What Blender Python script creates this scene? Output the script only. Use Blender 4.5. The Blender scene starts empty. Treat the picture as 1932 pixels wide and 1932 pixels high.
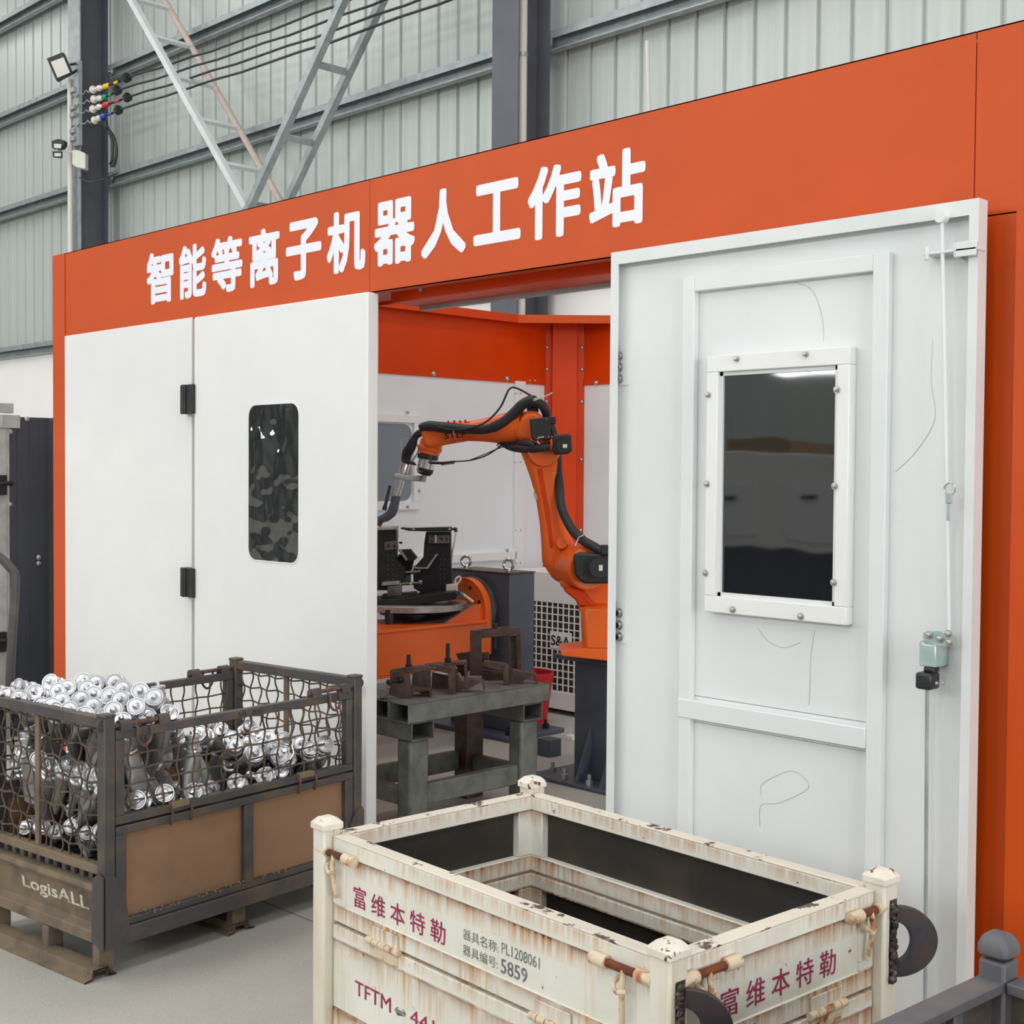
import bpy, math, random
from mathutils import Matrix, Vector
random.seed(7)
R = math.radians
SC = bpy.context.scene
COL = SC.collection

# ------------------------------------------------------------------ camera
RX = Vector((0.70086609, 0.71325686, 0.0071679))      # camera right
DN = Vector((0.02643169, -0.01592777, -0.99952372))   # camera down
FW = Vector((-0.71280298, 0.70072174, -0.03001582))   # camera forward
CAM = Vector((0, 0, 1.65)); FPX = 2508.0; CPX = 966.0
cd = bpy.data.cameras.new('camera'); cam = bpy.data.objects.new('camera', cd); COL.objects.link(cam)
cd.sensor_width = 36; cd.lens = FPX / 1932 * 36; cd.clip_start = .05; cd.clip_end = 200
cam.matrix_world = Matrix(((RX.x, -DN.x, -FW.x, 0), (RX.y, -DN.y, -FW.y, 0), (RX.z, -DN.z, -FW.z, CAM.z), (0, 0, 0, 1)))
SC.camera = cam

# ------------------------------------------------------------------ world, lights, exposure
w = bpy.data.worlds.new('overcast_daylight'); SC.world = w; w.use_nodes = True
w.node_tree.nodes['Background'].inputs[0].default_value = (.93, .96, 1, 1)
w.node_tree.nodes['Background'].inputs[1].default_value = 1.0
SC.view_settings.view_transform = 'Standard'; SC.view_settings.look = 'None'
SC.view_settings.exposure = -0.24; SC.view_settings.gamma = 1; SC.view_settings.use_curve_mapping = False
SC.cycles.use_denoising = True
SC.cycles.max_bounces = 6; SC.cycles.diffuse_bounces = 4; SC.cycles.glossy_bounces = 4
SC.cycles.caustics_reflective = False; SC.cycles.caustics_refractive = False
def area(name, loc, rot, sx, sy, power, col=(1, 1, 1)):
    l = bpy.data.lights.new(name, 'AREA'); l.shape = 'RECTANGLE'; l.size = sx; l.size_y = sy; l.energy = power; l.color = col
    o = bpy.data.objects.new(name, l); COL.objects.link(o); o.location = loc; o.rotation_euler = rot
    return o
ROOF = 10.4
SKYX = [-26, -19.5, -13, -6.5, 0, 6.5]
for X in SKYX:      # translucent roof strips
    area('roof_skylight', (X, -3, ROOF - .12), (0, 0, 0), 1.6, 21, 640, (1, .985, .96))
for X in [-30, -24, -18, -12, -6, 0, 6]:      # high window band of the opposite wall
    area('daylight_window', (X, -14.7, 6.6), (R(90), 0, 0), 4.4, 2.2, 330, (.97, .985, 1))
for X, wd in ((-13.9, 1.5), (-16.9, 1.2), (-10.5, 1.2)):
    [area('low_window', (X, -14.7, Z), (R(90), 0, 0), wd, .24, 14, (.96, .98, 1)) for Z in (3.95, 3.6)]
area('end_area_light', (12.6, -1.0, 2.9), (0, R(90), 0), 5.2, 9.0, 1300, (.98, .99, 1))  # large area light standing before the closed right end wall, aimed along the hall

# ------------------------------------------------------------------ geometry helpers
def P(x, y, d):  # point that the photograph shows at pixel x, y and lies d metres deep
    return CAM + (RX * ((x - CPX) / FPX) + DN * ((y - CPX) / FPX) + FW) * d
def ray(x, y): return RX * ((x - CPX) / FPX) + DN * ((y - CPX) / FPX) + FW
def onY(x, y, Y): d = ray(x, y); return CAM + d * (Y / d.y)
def onX(x, y, X): d = ray(x, y); return CAM + d * (X / d.x)
def onZ(x, y, Z): d = ray(x, y); return CAM + d * ((Z - CAM.z) / d.z)
RH = Vector((RX.x, RX.y, 0)).normalized(); FH = Vector((FW.x, FW.y, 0)).normalized(); UP = Vector((0, 0, 1))

class MB:
    def __init__(s): s.v = []; s.f = []
    def add(s, vs, fs, M=None):
        n = len(s.v)
        s.v += [(M @ Vector(v)) if M is not None else Vector(v) for v in vs]
        s.f += [tuple(n + i for i in f) for f in fs]; return s
    def box(s, x0, x1, y0, y1, z0, z1, M=None):
        return s.add([(x0, y0, z0), (x1, y0, z0), (x1, y1, z0), (x0, y1, z0), (x0, y0, z1), (x1, y0, z1), (x1, y1, z1), (x0, y1, z1)],
                     [(3, 2, 1, 0), (4, 5, 6, 7), (0, 1, 5, 4), (1, 2, 6, 5), (2, 3, 7, 6), (3, 0, 4, 7)], M)
    def bar(s, a, b, wd, ht, up=(0, 0, 1)):  # rectangular bar from a to b
        a = Vector(a); b = Vector(b); d = (b - a); L = d.length; d.normalize()
        u = Vector(up); sx = d.cross(u)
        if sx.length < 1e-4: sx = d.cross(Vector((1, 0, 0)))
        sx.normalize(); u = sx.cross(d)
        M = Matrix(((d.x, sx.x, u.x, a.x), (d.y, sx.y, u.y, a.y), (d.z, sx.z, u.z, a.z), (0, 0, 0, 1)))
        return s.box(0, L, -wd / 2, wd / 2, -ht / 2, ht / 2, M)
    def frame(s, a, b):
        a = Vector(a); b = Vector(b); d = (b - a); L = d.length; d.normalize()
        t = Vector((0, 0, 1)) if abs(d.z) < .9 else Vector((1, 0, 0))
        x = t.cross(d).normalized(); y = d.cross(x)
        return Matrix(((x.x, y.x, d.x, a.x), (x.y, y.y, d.y, a.y), (x.z, y.z, d.z, a.z), (0, 0, 0, 1))), L
    def lathe(s, prof, n=16, M=None):  # prof: list of (r, z)
        vs = []; fs = []
        for r, z in prof:
            for i in range(n):
                a = 2 * math.pi * i / n; vs.append((r * math.cos(a), r * math.sin(a), z))
        for k in range(len(prof) - 1):
            for i in range(n):
                j = (i + 1) % n; fs.append((k * n + i, k * n + j, (k + 1) * n + j, (k + 1) * n + i))
        fs.append(tuple(reversed(range(n)))); m = (len(prof) - 1) * n; fs.append(tuple(range(m, m + n)))
        return s.add(vs, fs, M)
    def cyl(s, a, b, r, r2=None, n=16):
        M, L = s.frame(a, b); return s.lathe([(r, 0), (r if r2 is None else r2, L)], n, M)
    def rings(s, a, b, prof, n=20):  # prof: (r, t) with t along a-b 0..1
        M, L = s.frame(a, b); return s.lathe([(r, t * L) for r, t in prof], n, M)
    def tube(s, pts, r, n=8, closed=False):
        pts = [Vector(p) for p in pts]; N = len(pts); rs = r if isinstance(r, (list, tuple)) else [r] * N
        vs = []; fs = []; x = None
        for k, p in enumerate(pts):
            if closed: d = pts[(k + 1) % N] - pts[k - 1]
            else: d = pts[min(k + 1, N - 1)] - pts[max(k - 1, 0)]
            d.normalize()
            if x is None:
                t = Vector((0, 0, 1)) if abs(d.z) < .9 else Vector((1, 0, 0)); x = t.cross(d).normalized()
            else: x = (x - d * x.dot(d)).normalized()
            y = d.cross(x)
            for i in range(n):
                a = 2 * math.pi * i / n; vs.append(p + x * (rs[k] * math.cos(a)) + y * (rs[k] * math.sin(a)))
        for k in range(N if closed else N - 1):
            k2 = (k + 1) % N
            for i in range(n):
                j = (i + 1) % n; fs.append((k * n + i, k * n + j, k2 * n + j, k2 * n + i))
        if not closed: fs.append(tuple(reversed(range(n)))); fs.append(tuple(range((N - 1) * n, N * n)))
        return s.add(vs, fs)
    def prism(s, poly, z0, z1, M=None):
        n = len(poly)
        a = sum(poly[i][0] * poly[(i + 1) % n][1] - poly[(i + 1) % n][0] * poly[i][1] for i in range(n))
        if a < 0: poly = poly[::-1]
        vs = [(p[0], p[1], z0) for p in poly] + [(p[0], p[1], z1) for p in poly]
        fs = [tuple(reversed(range(n))), tuple(range(n, 2 * n))] + [(i, (i + 1) % n, n + (i + 1) % n, n + i) for i in range(n)]
        return s.add(vs, fs, M)
    def slab(s, px, d, t):  # outline read at depth d, given real thickness t away from the viewer and towards
        pts = [P(x, y, d) for x, y in px]; n = len(pts)
        a = sum(px[i][0] * px[(i + 1) % n][1] - px[(i + 1) % n][0] * px[i][1] for i in range(n))
        if a > 0: pts = pts[::-1]
        vs = [p - FH * (t / 2) for p in pts] + [p + FH * (t / 2) for p in pts]
        fs = [tuple(range(n)), tuple(reversed(range(n, 2 * n)))] + [(i, n + i, n + (i + 1) % n, (i + 1) % n) for i in range(n)]
        return s.add(vs, fs)
    def torus(s, c, ax, R_, r, n=20, m=8, a0=0, a1=360):
        M, _ = s.frame(c, Vector(c) + Vector(ax)); full = abs(a1 - a0) >= 360
        K = n if full else n + 1
        pts = [M @ Vector((R_ * math.cos(R(a0 + (a1 - a0) * k / n)), R_ * math.sin(R(a0 + (a1 - a0) * k / n)), 0)) for k in range(K)]
        return s.tube(pts, r, m, full)

ROOTM = {}
def rootm(o):
    while o.parent: o = o.parent
    return ROOTM.get(o.name)
def finish(me, smooth=True, ang=35):
    if smooth:
        me.polygons.foreach_set('use_smooth', [True] * len(me.polygons))
        me.set_sharp_from_angle(angle=R(ang))
def build(name, mb, mat, parent=None, world=True, bevel=0, smooth=True, label=None, kind=None):
    me = bpy.data.meshes.new(name)
    vs = mb.v
    if parent is not None and world:
        M = rootm(parent)
        if M is not None:
            Mi = M.inverted(); vs = [Mi @ v for v in vs]
    me.from_pydata([tuple(v) for v in vs], [], mb.f); me.materials.append(mat); me.update()
    finish(me, smooth)
    o = bpy.data.objects.new(name, me); COL.objects.link(o)
    if parent is not None: o.parent = parent
    if bevel:
        b = o.modifiers.new('edge', 'BEVEL'); b.width = bevel; b.segments = 2; b.limit_method = 'ANGLE'; b.angle_limit = R(40)
    if label: o['label'] = label
    if kind: o['kind'] = kind
    return o
def thing(name, label, cat, loc=(0, 0, 0), rz=0, group=None, kind=None):
    o = bpy.data.objects.new(name, None); COL.objects.link(o); o.location = loc; o.rotation_euler = (0, 0, rz); o.empty_display_size = .1
    o['label'] = label; o['category'] = cat
    if group: o['group'] = group
    if kind: o['kind'] = kind
    ROOTM[o.name] = Matrix.Translation(loc) @ Matrix.Rotation(rz, 4, 'Z')
    return o
def tag(o, label, cat, group=None, kind=None):
    o['label'] = label; o['category'] = cat
    if group: o['group'] = group
    if kind: o['kind'] = kind
    return o
def inst(name, me, parent, M, label=None):  # another piece sharing mesh data, M in world space
    o = bpy.data.objects.new(name, me); COL.objects.link(o); o.parent = parent
    Mr = rootm(parent)
    o.matrix_local = (Mr.inverted() @ M) if Mr is not None else M
    if label: o['label'] = label
    return o
def axis_matrix(loc, d, roll=0):
    d = Vector(d).normalized(); t = Vector((0, 0, 1)) if abs(d.z) < .95 else Vector((1, 0, 0))
    x = t.cross(d).normalized(); y = d.cross(x)
    return Matrix(((x.x, y.x, d.x, loc[0]), (x.y, y.y, d.y, loc[1]), (x.z, y.z, d.z, loc[2]), (0, 0, 0, 1))) @ Matrix.Rotation(roll, 4, 'Z')
def mesh_of(mb, name, mat, ang=35):
    me = bpy.data.meshes.new(name); me.from_pydata([tuple(v) for v in mb.v], [], mb.f); me.materials.append(mat); me.update(); finish(me, True, ang); return me
def smoothpath(pts, k=6):
    pts = [Vector(p) for p in pts]; out = []
    for i in range(len(pts) - 1):
        p0 = pts[max(i - 1, 0)]; p1 = pts[i]; p2 = pts[i + 1]; p3 = pts[min(i + 2, len(pts) - 1)]
        for j in range(k):
            t = j / k
            out.append(.5 * ((2 * p1) + (p2 - p0) * t + (2 * p0 - 5 * p1 + 4 * p2 - p3) * t * t + (3 * p1 - p0 - 3 * p2 + p3) * t ** 3))
    out.append(pts[-1]); return out
def text_mesh(body, bold=0.0):
    c = bpy.data.curves.new('lettering', 'FONT'); c.body = body; c.offset = bold; c.resolution_u = 3
    o = bpy.data.objects.new('lettering', c); COL.objects.link(o); bpy.context.view_layer.update()
    me = bpy.data.meshes.new_from_object(o.evaluated_get(bpy.context.evaluated_depsgraph_get()))
    bpy.data.objects.remove(o); bpy.data.curves.remove(c)
    return me
def text_on(name, body, mat, parent, org, ux, uy, W, H, bold=0.0, lift=.0012, label=None):
    """lettering whose inked box starts at org, W wide along ux and H high along uy (world); bold = extra stroke width in em"""
    me = text_mesh(body, 0); xs = [v.co.x for v in me.vertices]; ys = [v.co.y for v in me.vertices]
    x0, x1, y0, y1 = min(xs) - bold, max(xs) + bold, min(ys) - bold, max(ys) + bold
    ux = Vector(ux).normalized(); uy = Vector(uy).normalized(); nz = ux.cross(uy)
    Mi = rootm(parent); Mi = Mi.inverted() if Mi is not None else Matrix()
    offs = [(0, 0)] if not bold else [(0, 0)] + [(bold * a, bold * b) for a, b in ((1, 0), (-1, 0), (0, 1), (0, -1), (.8, .8), (-.8, .8), (.8, -.8), (-.8, -.8), (.5, 0), (-.5, 0), (0, .5), (0, -.5))]
    vs = []; fs = []; base = [v.co.copy() for v in me.vertices]; faces = [tuple(p.vertices) for p in me.polygons]
    for k, (dx, dy) in enumerate(offs):
        n = len(vs)
        for co in base:
            p = Vector(org) + ux * ((co.x + dx - x0) / (x1 - x0) * W) + uy * ((co.y + dy - y0) / (y1 - y0) * H) + nz * (lift + k * .00003)
            vs.append(tuple(Mi @ p))
        fs += [tuple(n + i for i in f) for f in faces]
    bpy.data.meshes.remove(me); me = bpy.data.meshes.new(name); me.from_pydata(vs, [], fs); me.materials.append(mat); me.update()
    o = bpy.data.objects.new(name, me); COL.objects.link(o); o.parent = parent
    if label: o['label'] = label
    return o

# ------------------------------------------------------------------ materials
def lin(r, g, b):
    f = lambda c: (c / 255 / 12.92) if c / 255 <= .04045 else ((c / 255 + .055) / 1.055) ** 2.4
    return (f(r), f(g), f(b), 1)
class NT:
    def __init__(s, name):
        s.m = bpy.data.materials.new(name); s.m.use_nodes = True; s.t = s.m.node_tree; s.b = s.t.nodes['Principled BSDF']
        s.tc = s.t.nodes.new('ShaderNodeTexCoord')
    def n(s, typ, **kw):
        o = s.t.nodes.new(typ)
        for k, v in kw.items():
            if k.startswith('i_'): o.inputs[k[2:].replace('_', ' ')].default_value = v
            else: setattr(o, k, v)
        return o
    def l(s, a, b): s.t.links.new(a, b)
    def map(s, scale, coord='Object'):
        m = s.n('ShaderNodeMapping'); m.inputs['Scale'].default_value = scale; s.l(s.tc.outputs[coord], m.inputs[0]); return m.outputs[0]
    def noise(s, scale, detail=4, mp=None, rough=.55):
        o = s.n('ShaderNodeTexNoise'); o.inputs['Scale'].default_value = scale; o.inputs['Detail'].default_value = detail; o.inputs['Roughness'].default_value = rough
        s.l(mp if mp is not None else s.tc.outputs['Object'], o.inputs['Vector']); return o.outputs['Fac']
    def ramp(s, fac, a, b, ca=(0, 0, 0, 1), cb=(1, 1, 1, 1)):
        o = s.n('ShaderNodeValToRGB'); e = o.color_ramp.elements; e[0].position = a; e[1].position = b; e[0].color = ca; e[1].color = cb
        s.l(fac, o.inputs[0]); return o.outputs[0]
    def mix(s, fac, a, b):
        o = s.n('ShaderNodeMix', data_type='RGBA')
        if isinstance(fac, (int, float)): o.inputs[0].default_value = fac
        else: s.l(fac, o.inputs[0])
        for k, c in ((6, a), (7, b)):
            if isinstance(c, tuple): o.inputs[k].default_value = c
            else: s.l(c, o.inputs[k])
        return o.outputs[2]
    def math(s, op, a, b=None):
        o = s.n('ShaderNodeMath', operation=op)
        for k, c in ((0, a), (1, b)):
            if c is None: continue
            if isinstance(c, (int, float)): o.inputs[k].default_value = c
            else: s.l(c, o.inputs[k])
        return o.outputs[0]
    def color(s, c):
        if isinstance(c, tuple): s.b.inputs['Base Color'].default_value = c
        else: s.l(c, s.b.inputs['Base Color'])
    def bump(s, fac, strength=.2, dist=.01):
        o = s.n('ShaderNodeBump'); o.inputs['Strength'].default_value = strength; o.inputs['Distance'].default_value = dist
        s.l(fac, o.inputs['Height']); s.l(o.outputs[0], s.b.inputs['Normal'])
    def set(s, rough=.5, metal=0.0, spec=.5):
        s.b.inputs['Roughness'].default_value = rough; s.b.inputs['Metallic'].default_value = metal
        s.b.inputs['Specular IOR Level'].default_value = spec; return s
def paint(name, c, rough=.4, var=.06, metal=0, spec=.5, scale=3, bump=0):
    t = NT(name); t.set(rough, metal, spec)
    d = tuple(max(0, x * (1 - var * 2)) for x in c[:3]) + (1,); u = tuple(min(1, x * (1 + var)) for x in c[:3]) + (1,)
    t.color(t.ramp(t.noise(scale, 5), .3, .7, d, u))
    if bump: t.bump(t.noise(scale * 20, 3), bump, .003)
    return t.m
def worn(name, base, dirt, lo=.45, hi=.65, rough=.6, metal=0, scale=8, spots=None, slo=.62, shi=.66, sscale=30, bump=.15, stretch=(1, 1, 1)):
    t = NT(name); t.set(rough, metal, .4); mp = t.map(stretch)
    c = t.mix(t.ramp(t.noise(scale, 8, mp), lo, hi), base, dirt)
    if spots: c = t.mix(t.ramp(t.noise(sscale, 6, mp, .65), slo, shi), c, spots)
    t.color(c); t.bump(t.noise(scale * 8, 4), bump, .002); return t.m
M = {}
M['orange'] = paint('orange_powder_coat', lin(200, 75, 8), .45, .03, spec=.32)
M['orange_dark'] = paint('orange_inner_paint', lin(212, 62, 0), .38, .03, spec=.3)
M['orange_robot'] = paint('robot_orange', lin(238, 104, 30), .3, .03)
M['white'] = paint('white_powder_coat', lin(232, 232, 231), .38, .015)
M['door_inner'] = worn('door_inside_paint', lin(226, 228, 228), lin(217, 221, 222), .4, .7, .36, scale=1.5, spots=lin(120, 120, 118), slo=.79, shi=.83, sscale=14, bump=.02)
M['white_edge'] = worn('chipped_white_edge', lin(224, 226, 226), lin(214, 217, 217), .4, .7, .4, scale=3, spots=lin(90, 85, 80), slo=.74, shi=.78, sscale=16, bump=.03)
M['grey_panel'] = paint('light_grey_panel', lin(230, 233, 236), .45, .01)
M['sign'] = paint('white_vinyl', lin(238, 239, 250), .4, .01)
M['black'] = paint('black_plastic', lin(34, 35, 38), .42, .1)
M['black_metal'] = worn('blackened_steel', lin(38, 38, 42), lin(52, 50, 50), .4, .7, .45, .3, 12, bump=.05)
M['slate'] = worn('slate_grey_paint', lin(80, 86, 98), lin(72, 76, 86), .4, .7, .4, 0, 5, bump=.02)
M['galv'] = worn('galvanised_steel', lin(176, 184, 186), lin(150, 160, 163), .35, .7, .42, .45, 9, bump=.03)
M['column'] = paint('dark_grey_column_paint', lin(92, 94, 102), .5, .08)
M['pipe'] = paint('white_pvc', lin(222, 214, 208), .4, .02)
M['brace_white'] = paint('white_brace_paint', lin(216, 222, 224), .4, .04)
M['brace_tan'] = worn('tan_primer', lin(205, 186, 172), lin(190, 176, 168), .4, .6, .5, 0, 20, bump=.02)
M['chrome'] = paint('bright_steel', lin(205, 208, 210), .25, .05, 1)
M['steel'] = worn('raw_steel', lin(120, 118, 115), lin(92, 88, 84), .4, .65, .4, .6, 14, bump=.05)
M['bolt'] = paint('zinc_bolt', lin(190, 190, 186), .32, .05, .8)
M['rubber'] = paint('black_hose', lin(40, 42, 46), .55, .08, bump=.3, scale=8)
M['red'] = paint('red_plastic', lin(190, 22, 30), .35, .05)
M['text_red'] = worn('magenta_stencil', lin(150, 28, 74), lin(176, 70, 110), .5, .7, .6, 0, 60, bump=0)
M['text_grey'] = worn('grey_stencil', lin(96, 98, 100), lin(140, 142, 142), .4, .65, .6, 0, 60, bump=0)
M['text_black'] = paint('black_print', lin(30, 30, 32), .5, .02)
M['text_dim'] = worn('worn_white_stencil', lin(206, 200, 188), lin(140, 124, 100), .48, .64, .7, 0, 40, bump=0)
M['yellow'] = paint('yellow_tape', lin(238, 196, 26), .4, .02)
M['green'] = paint('green_tape', lin(20, 152, 112), .4, .02)
M['redtape'] = paint('red_tape', lin(214, 34, 40), .4, .02)
M['blue'] = paint('blue_tape', lin(24, 84, 190), .4, .02)
M['porcelain'] = paint('porcelain', lin(226, 218, 206), .2, .02)
M['lens'] = paint('frosted_lens', lin(220, 216, 208), .3, .02)
M['cardboard'] = paint('brown_card', lin(150, 124, 92), .8, .05)
M['white_plastic'] = paint('white_plastic', lin(226, 224, 214), .35, .02)
M['cyan'] = paint('cyan_plastic', lin(40, 160, 190), .4, .02)
M['zinc_blue'] = worn('yellow_passivated_zinc', lin(196, 206, 208), lin(172, 198, 194), .4, .6, .3, .4, 20, bump=0)
M['table'] = worn('grey_green_steel_tube', lin(128, 132, 126), lin(104, 104, 98), .4, .66, .5, .35, 10, lin(98, 66, 44), .7, .76, 9, .08)
M['brown_steel'] = worn('brown_mill_scale', lin(98, 78, 70), lin(72, 58, 54), .4, .66, .45, .5, 16, lin(142, 118, 104), .68, .76, 22, .1)
M['dusty'] = worn('dusty_steel_top', lin(126, 120, 114), lin(92, 84, 80), .4, .7, .7, .1, 10, bump=.1)
M['cage'] = worn('dark_cage_steel', lin(76, 74, 75), lin(98, 86, 74), .48, .66, .5, .2, 9, lin(116, 74, 58), .72, .77, 12, .12)
M['cage_rod'] = worn('rusty_rod', lin(112, 82, 66), lin(80, 68, 62), .4, .62, .6, .2, 24, bump=.1)
M['cage_dust'] = worn('dusty_cage_steel', lin(122, 106, 86), lin(90, 82, 74), .45, .66, .75, 0, 7, lin(74, 72, 72), .66, .74, 10, .1)
M['cage_panel'] = worn('brown_dusty_sheet', lin(146, 112, 86), lin(128, 102, 80), .4, .66, .7, 0, 4, lin(70, 60, 52), .72, .78, 14, .08)
M['wire'] = worn('brown_wire', lin(104, 88, 72), lin(66, 60, 56), .45, .62, .6, .3, 14, bump=.05)
M['lug'] = worn('rusty_burnt_steel', lin(80, 70, 70), lin(60, 62, 72), .4, .62, .45, .5, 14, lin(120, 66, 44), .66, .72, 18, .1)
M['weld'] = worn('weld_bead', lin(70, 62, 58), lin(120, 108, 98), .5, .66, .35, .6, 60, bump=.6)
M['soot'] = worn('soot_rust', lin(60, 40, 30), lin(120, 70, 40), .4, .6, .7, .1, 20, bump=.2)
M['rust'] = worn('rust', lin(128, 68, 38), lin(96, 50, 34), .4, .62, .8, .1, 24, bump=.2)
M['bin_inner'] = worn('dark_bin_sheet', lin(48, 45, 42), lin(66, 58, 48), .45, .68, .6, .1, 5, lin(96, 80, 60), .74, .8, 24, .1)
M['dark_bin'] = worn('dark_grey_bin_paint', lin(96, 96, 102), lin(112, 106, 104), .4, .66, .55, .2, 9, bump=.1)
M['dark_bin_sheet'] = worn('brown_grey_sheet', lin(102, 94, 84), lin(64, 58, 54), .45, .68, .6, .1, 7, bump=.1)
M['cabinet'] = paint('anthracite_sheet', lin(72, 76, 84), .4, .05)
M['alu'] = worn('aluminium_profile', lin(186, 188, 186), lin(160, 162, 160), .4, .7, .4, .2, 10, bump=0)
def canister_mat():
    t = NT('spun_aluminium'); t.set(.3, 1, .5)
    t.color(t.ramp(t.noise(9, 3), .3, .7, lin(198, 199, 203), lin(224, 224, 228))); return t.m
M['aluminium'] = canister_mat()
M['dull'] = worn('dull_sheet_steel', lin(176, 174, 172), lin(142, 138, 134), .35, .7, .4, .3, 14, bump=.03)
def acrylic(name, b, scale):
    t = NT(name); t.set(.03, 0, .5); t.b.inputs['IOR'].default_value = 2.1; t.color(lin(20, 21, 24)); t.bump(t.noise(scale, 2), b, .05); return t.m
M['pane'] = acrylic('dark_acrylic', .035, 2.2)
M['pane_wavy'] = acrylic('wavy_dark_film', .5, 5.0)
def inner_pane():
    t = NT('tinted_acrylic'); t.set(.12, 0, .5); t.color(lin(120, 130, 138)); return t.m
M['pane_blue'] = inner_pane()
def floor_mat():
    t = NT('grey_concrete'); t.set(.55, 0, .35)
    a = t.ramp(t.noise(.9, 6), .35, .68, lin(163, 161, 155), lin(182, 179, 172))
    sp = t.ramp(t.noise(170, 2), .61, .68)
    c = t.mix(t.math('MULTIPLY', sp, .7), a, lin(216, 213, 206))
    dk = t.ramp(t.noise(110, 3), .62, .7); c = t.mix(t.math('MULTIPLY', dk, .5), c, lin(112, 109, 104))
    t.color(c); t.bump(t.noise(70, 4), .12, .003); return t.m
M['floor'] = floor_mat()
def sheet_mat():
    t = NT('grey_green_wall_sheet'); t.set(.38, .1, .5)
    mp = t.map((7, 7, .12)); a = t.ramp(t.noise(2.2, 5, mp), .3, .72, lin(178, 189, 188), lin(206, 212, 209))
    t.color(t.mix(t.ramp(t.noise(.6, 4), .35, .7), a, lin(196, 202, 197))); t.bump(t.noise(1.2, 3), .15, .05); return t.m
M['sheet'] = sheet_mat()
M['plaster'] = worn('white_plaster', lin(250, 249, 248), lin(244, 242, 240), .4, .7, .8, 0, 1.2, lin(170, 160, 150), .76, .8, 3, .05)
M['roof'] = paint('roof_sheet', lin(150, 156, 156), .6, .05)
def bin_paint():  # cream paint, rust running down from the seams
    t = NT('rusty_cream_paint'); t.set(.45, 0, .4)
    sep = t.n('ShaderNodeSeparateXYZ'); t.l(t.tc.outputs['Object'], sep.inputs[0]); z = sep.outputs[2]
    base = t.ramp(t.noise(5, 5), .3, .7, lin(216, 213, 200), lin(232, 230, 221))
    tot = None
    st = t.noise(1, 6, t.map((75, 75, 3.0)), .62); blot = t.noise(6, 3)
    for zs, L, amt in ((.703, .045, .9), (.573, .05, .8), (.53, .03, .55), (.49, .09, .8), (.316, .08, .9), (.762, .05, .8)):
        d = t.math('SUBTRACT', zs, z)                                   # distance below the seam
        k = t.math('SUBTRACT', 1, t.math('DIVIDE', d, L)); k = t.math('MAXIMUM', t.math('MINIMUM', k, 1), 0)
        k = t.math('MULTIPLY', k, t.math('GREATER_THAN', d, -.003)); k = t.math('MULTIPLY', k, amt)
        tot = k if tot is None else t.math('MAXIMUM', tot, k)
    s2 = t.math('MULTIPLY', t.ramp(st, .45, .64), t.ramp(blot, .38, .58))
    f = t.math('MULTIPLY', tot, s2)
    edge = t.math('POWER', tot, 7.0); f = t.math('MINIMUM', t.math('ADD', f, t.math('MULTIPLY', edge, t.ramp(t.noise(20, 4), .4, .6))), 1)
    c = t.mix(t.math('MULTIPLY', t.ramp(t.noise(1, 5, t.map((40, 40, .8)), .6), .6, .72), .35), base, lin(210, 176, 112))
    c = t.mix(t.math('POWER', f, .6), c, lin(192, 122, 24))
    c = t.mix(t.math('MULTIPLY', t.math('POWER', tot, 3.5), t.ramp(t.noise(14, 3), .3, .55)), c, lin(96, 54, 26))
    c = t.mix(t.ramp(f, .75, .98), c, lin(84, 46, 26))
    c = t.mix(t.ramp(t.noise(26, 6, None, .7), .66, .685), c, lin(104, 66, 44))
    t.color(c); t.bump(t.noise(60, 4), .08, .002); return t.m
M['bin'] = bin_paint()
M['bin_post'] = worn('cream_post_paint', lin(222, 217, 204), lin(212, 200, 178), .42, .66, .45, 0, 5, lin(186, 122, 60), .66, .74, 7, .05, stretch=(3, 3, .5))
M['bin_rim'] = worn('chipped_cream_rim', lin(222, 214, 200), lin(206, 198, 186), .4, .7, .5, 0, 8, lin(84, 70, 62), .575, .6, 26, .1, stretch=(.5, .5, 2))
M['bin_cap'] = worn('chipped_cream_cap', lin(228, 222, 212), lin(214, 204, 190), .4, .7, .45, 0, 10, lin(104, 70, 56), .56, .59, 34, .15)
M['bin_rust'] = worn('rust_stained_cream', lin(214, 196, 168), lin(168, 100, 52), .5, .66, .5, 0, 30, lin(90, 56, 38), .62, .68, 60, .2)

# ------------------------------------------------------------------ setting: hall
YW = 9.05
o = build('floor', MB().box(-40, 16, -15, 11, -.3, 0), M['floor'], smooth=False); tag(o, 'grey speckled concrete floor of the workshop', 'floor', kind='structure')
j = MB()
for X in (-3.15, -9.2, 3.1): j.box(X, X + .008, -15, 3.2, -.001, .0012)
o2 = build('floor_joint', j.box(-40, 16, 2.86, 2.868, -.001, .0012).box(-40, 16, -3.2, -3.192, -.001, .0012), paint('joint_dark', lin(136, 134, 129), .8), o, world=False)
wall = thing('wall_back', 'hall wall with grey green ribbed sheets above a white plastered base', 'wall', (0, YW, 0), kind='structure')
build('plaster_base', MB().box(-40, 16, YW - .1, YW + .15, 0, 3.36), M['plaster'], wall, smooth=False)
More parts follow.
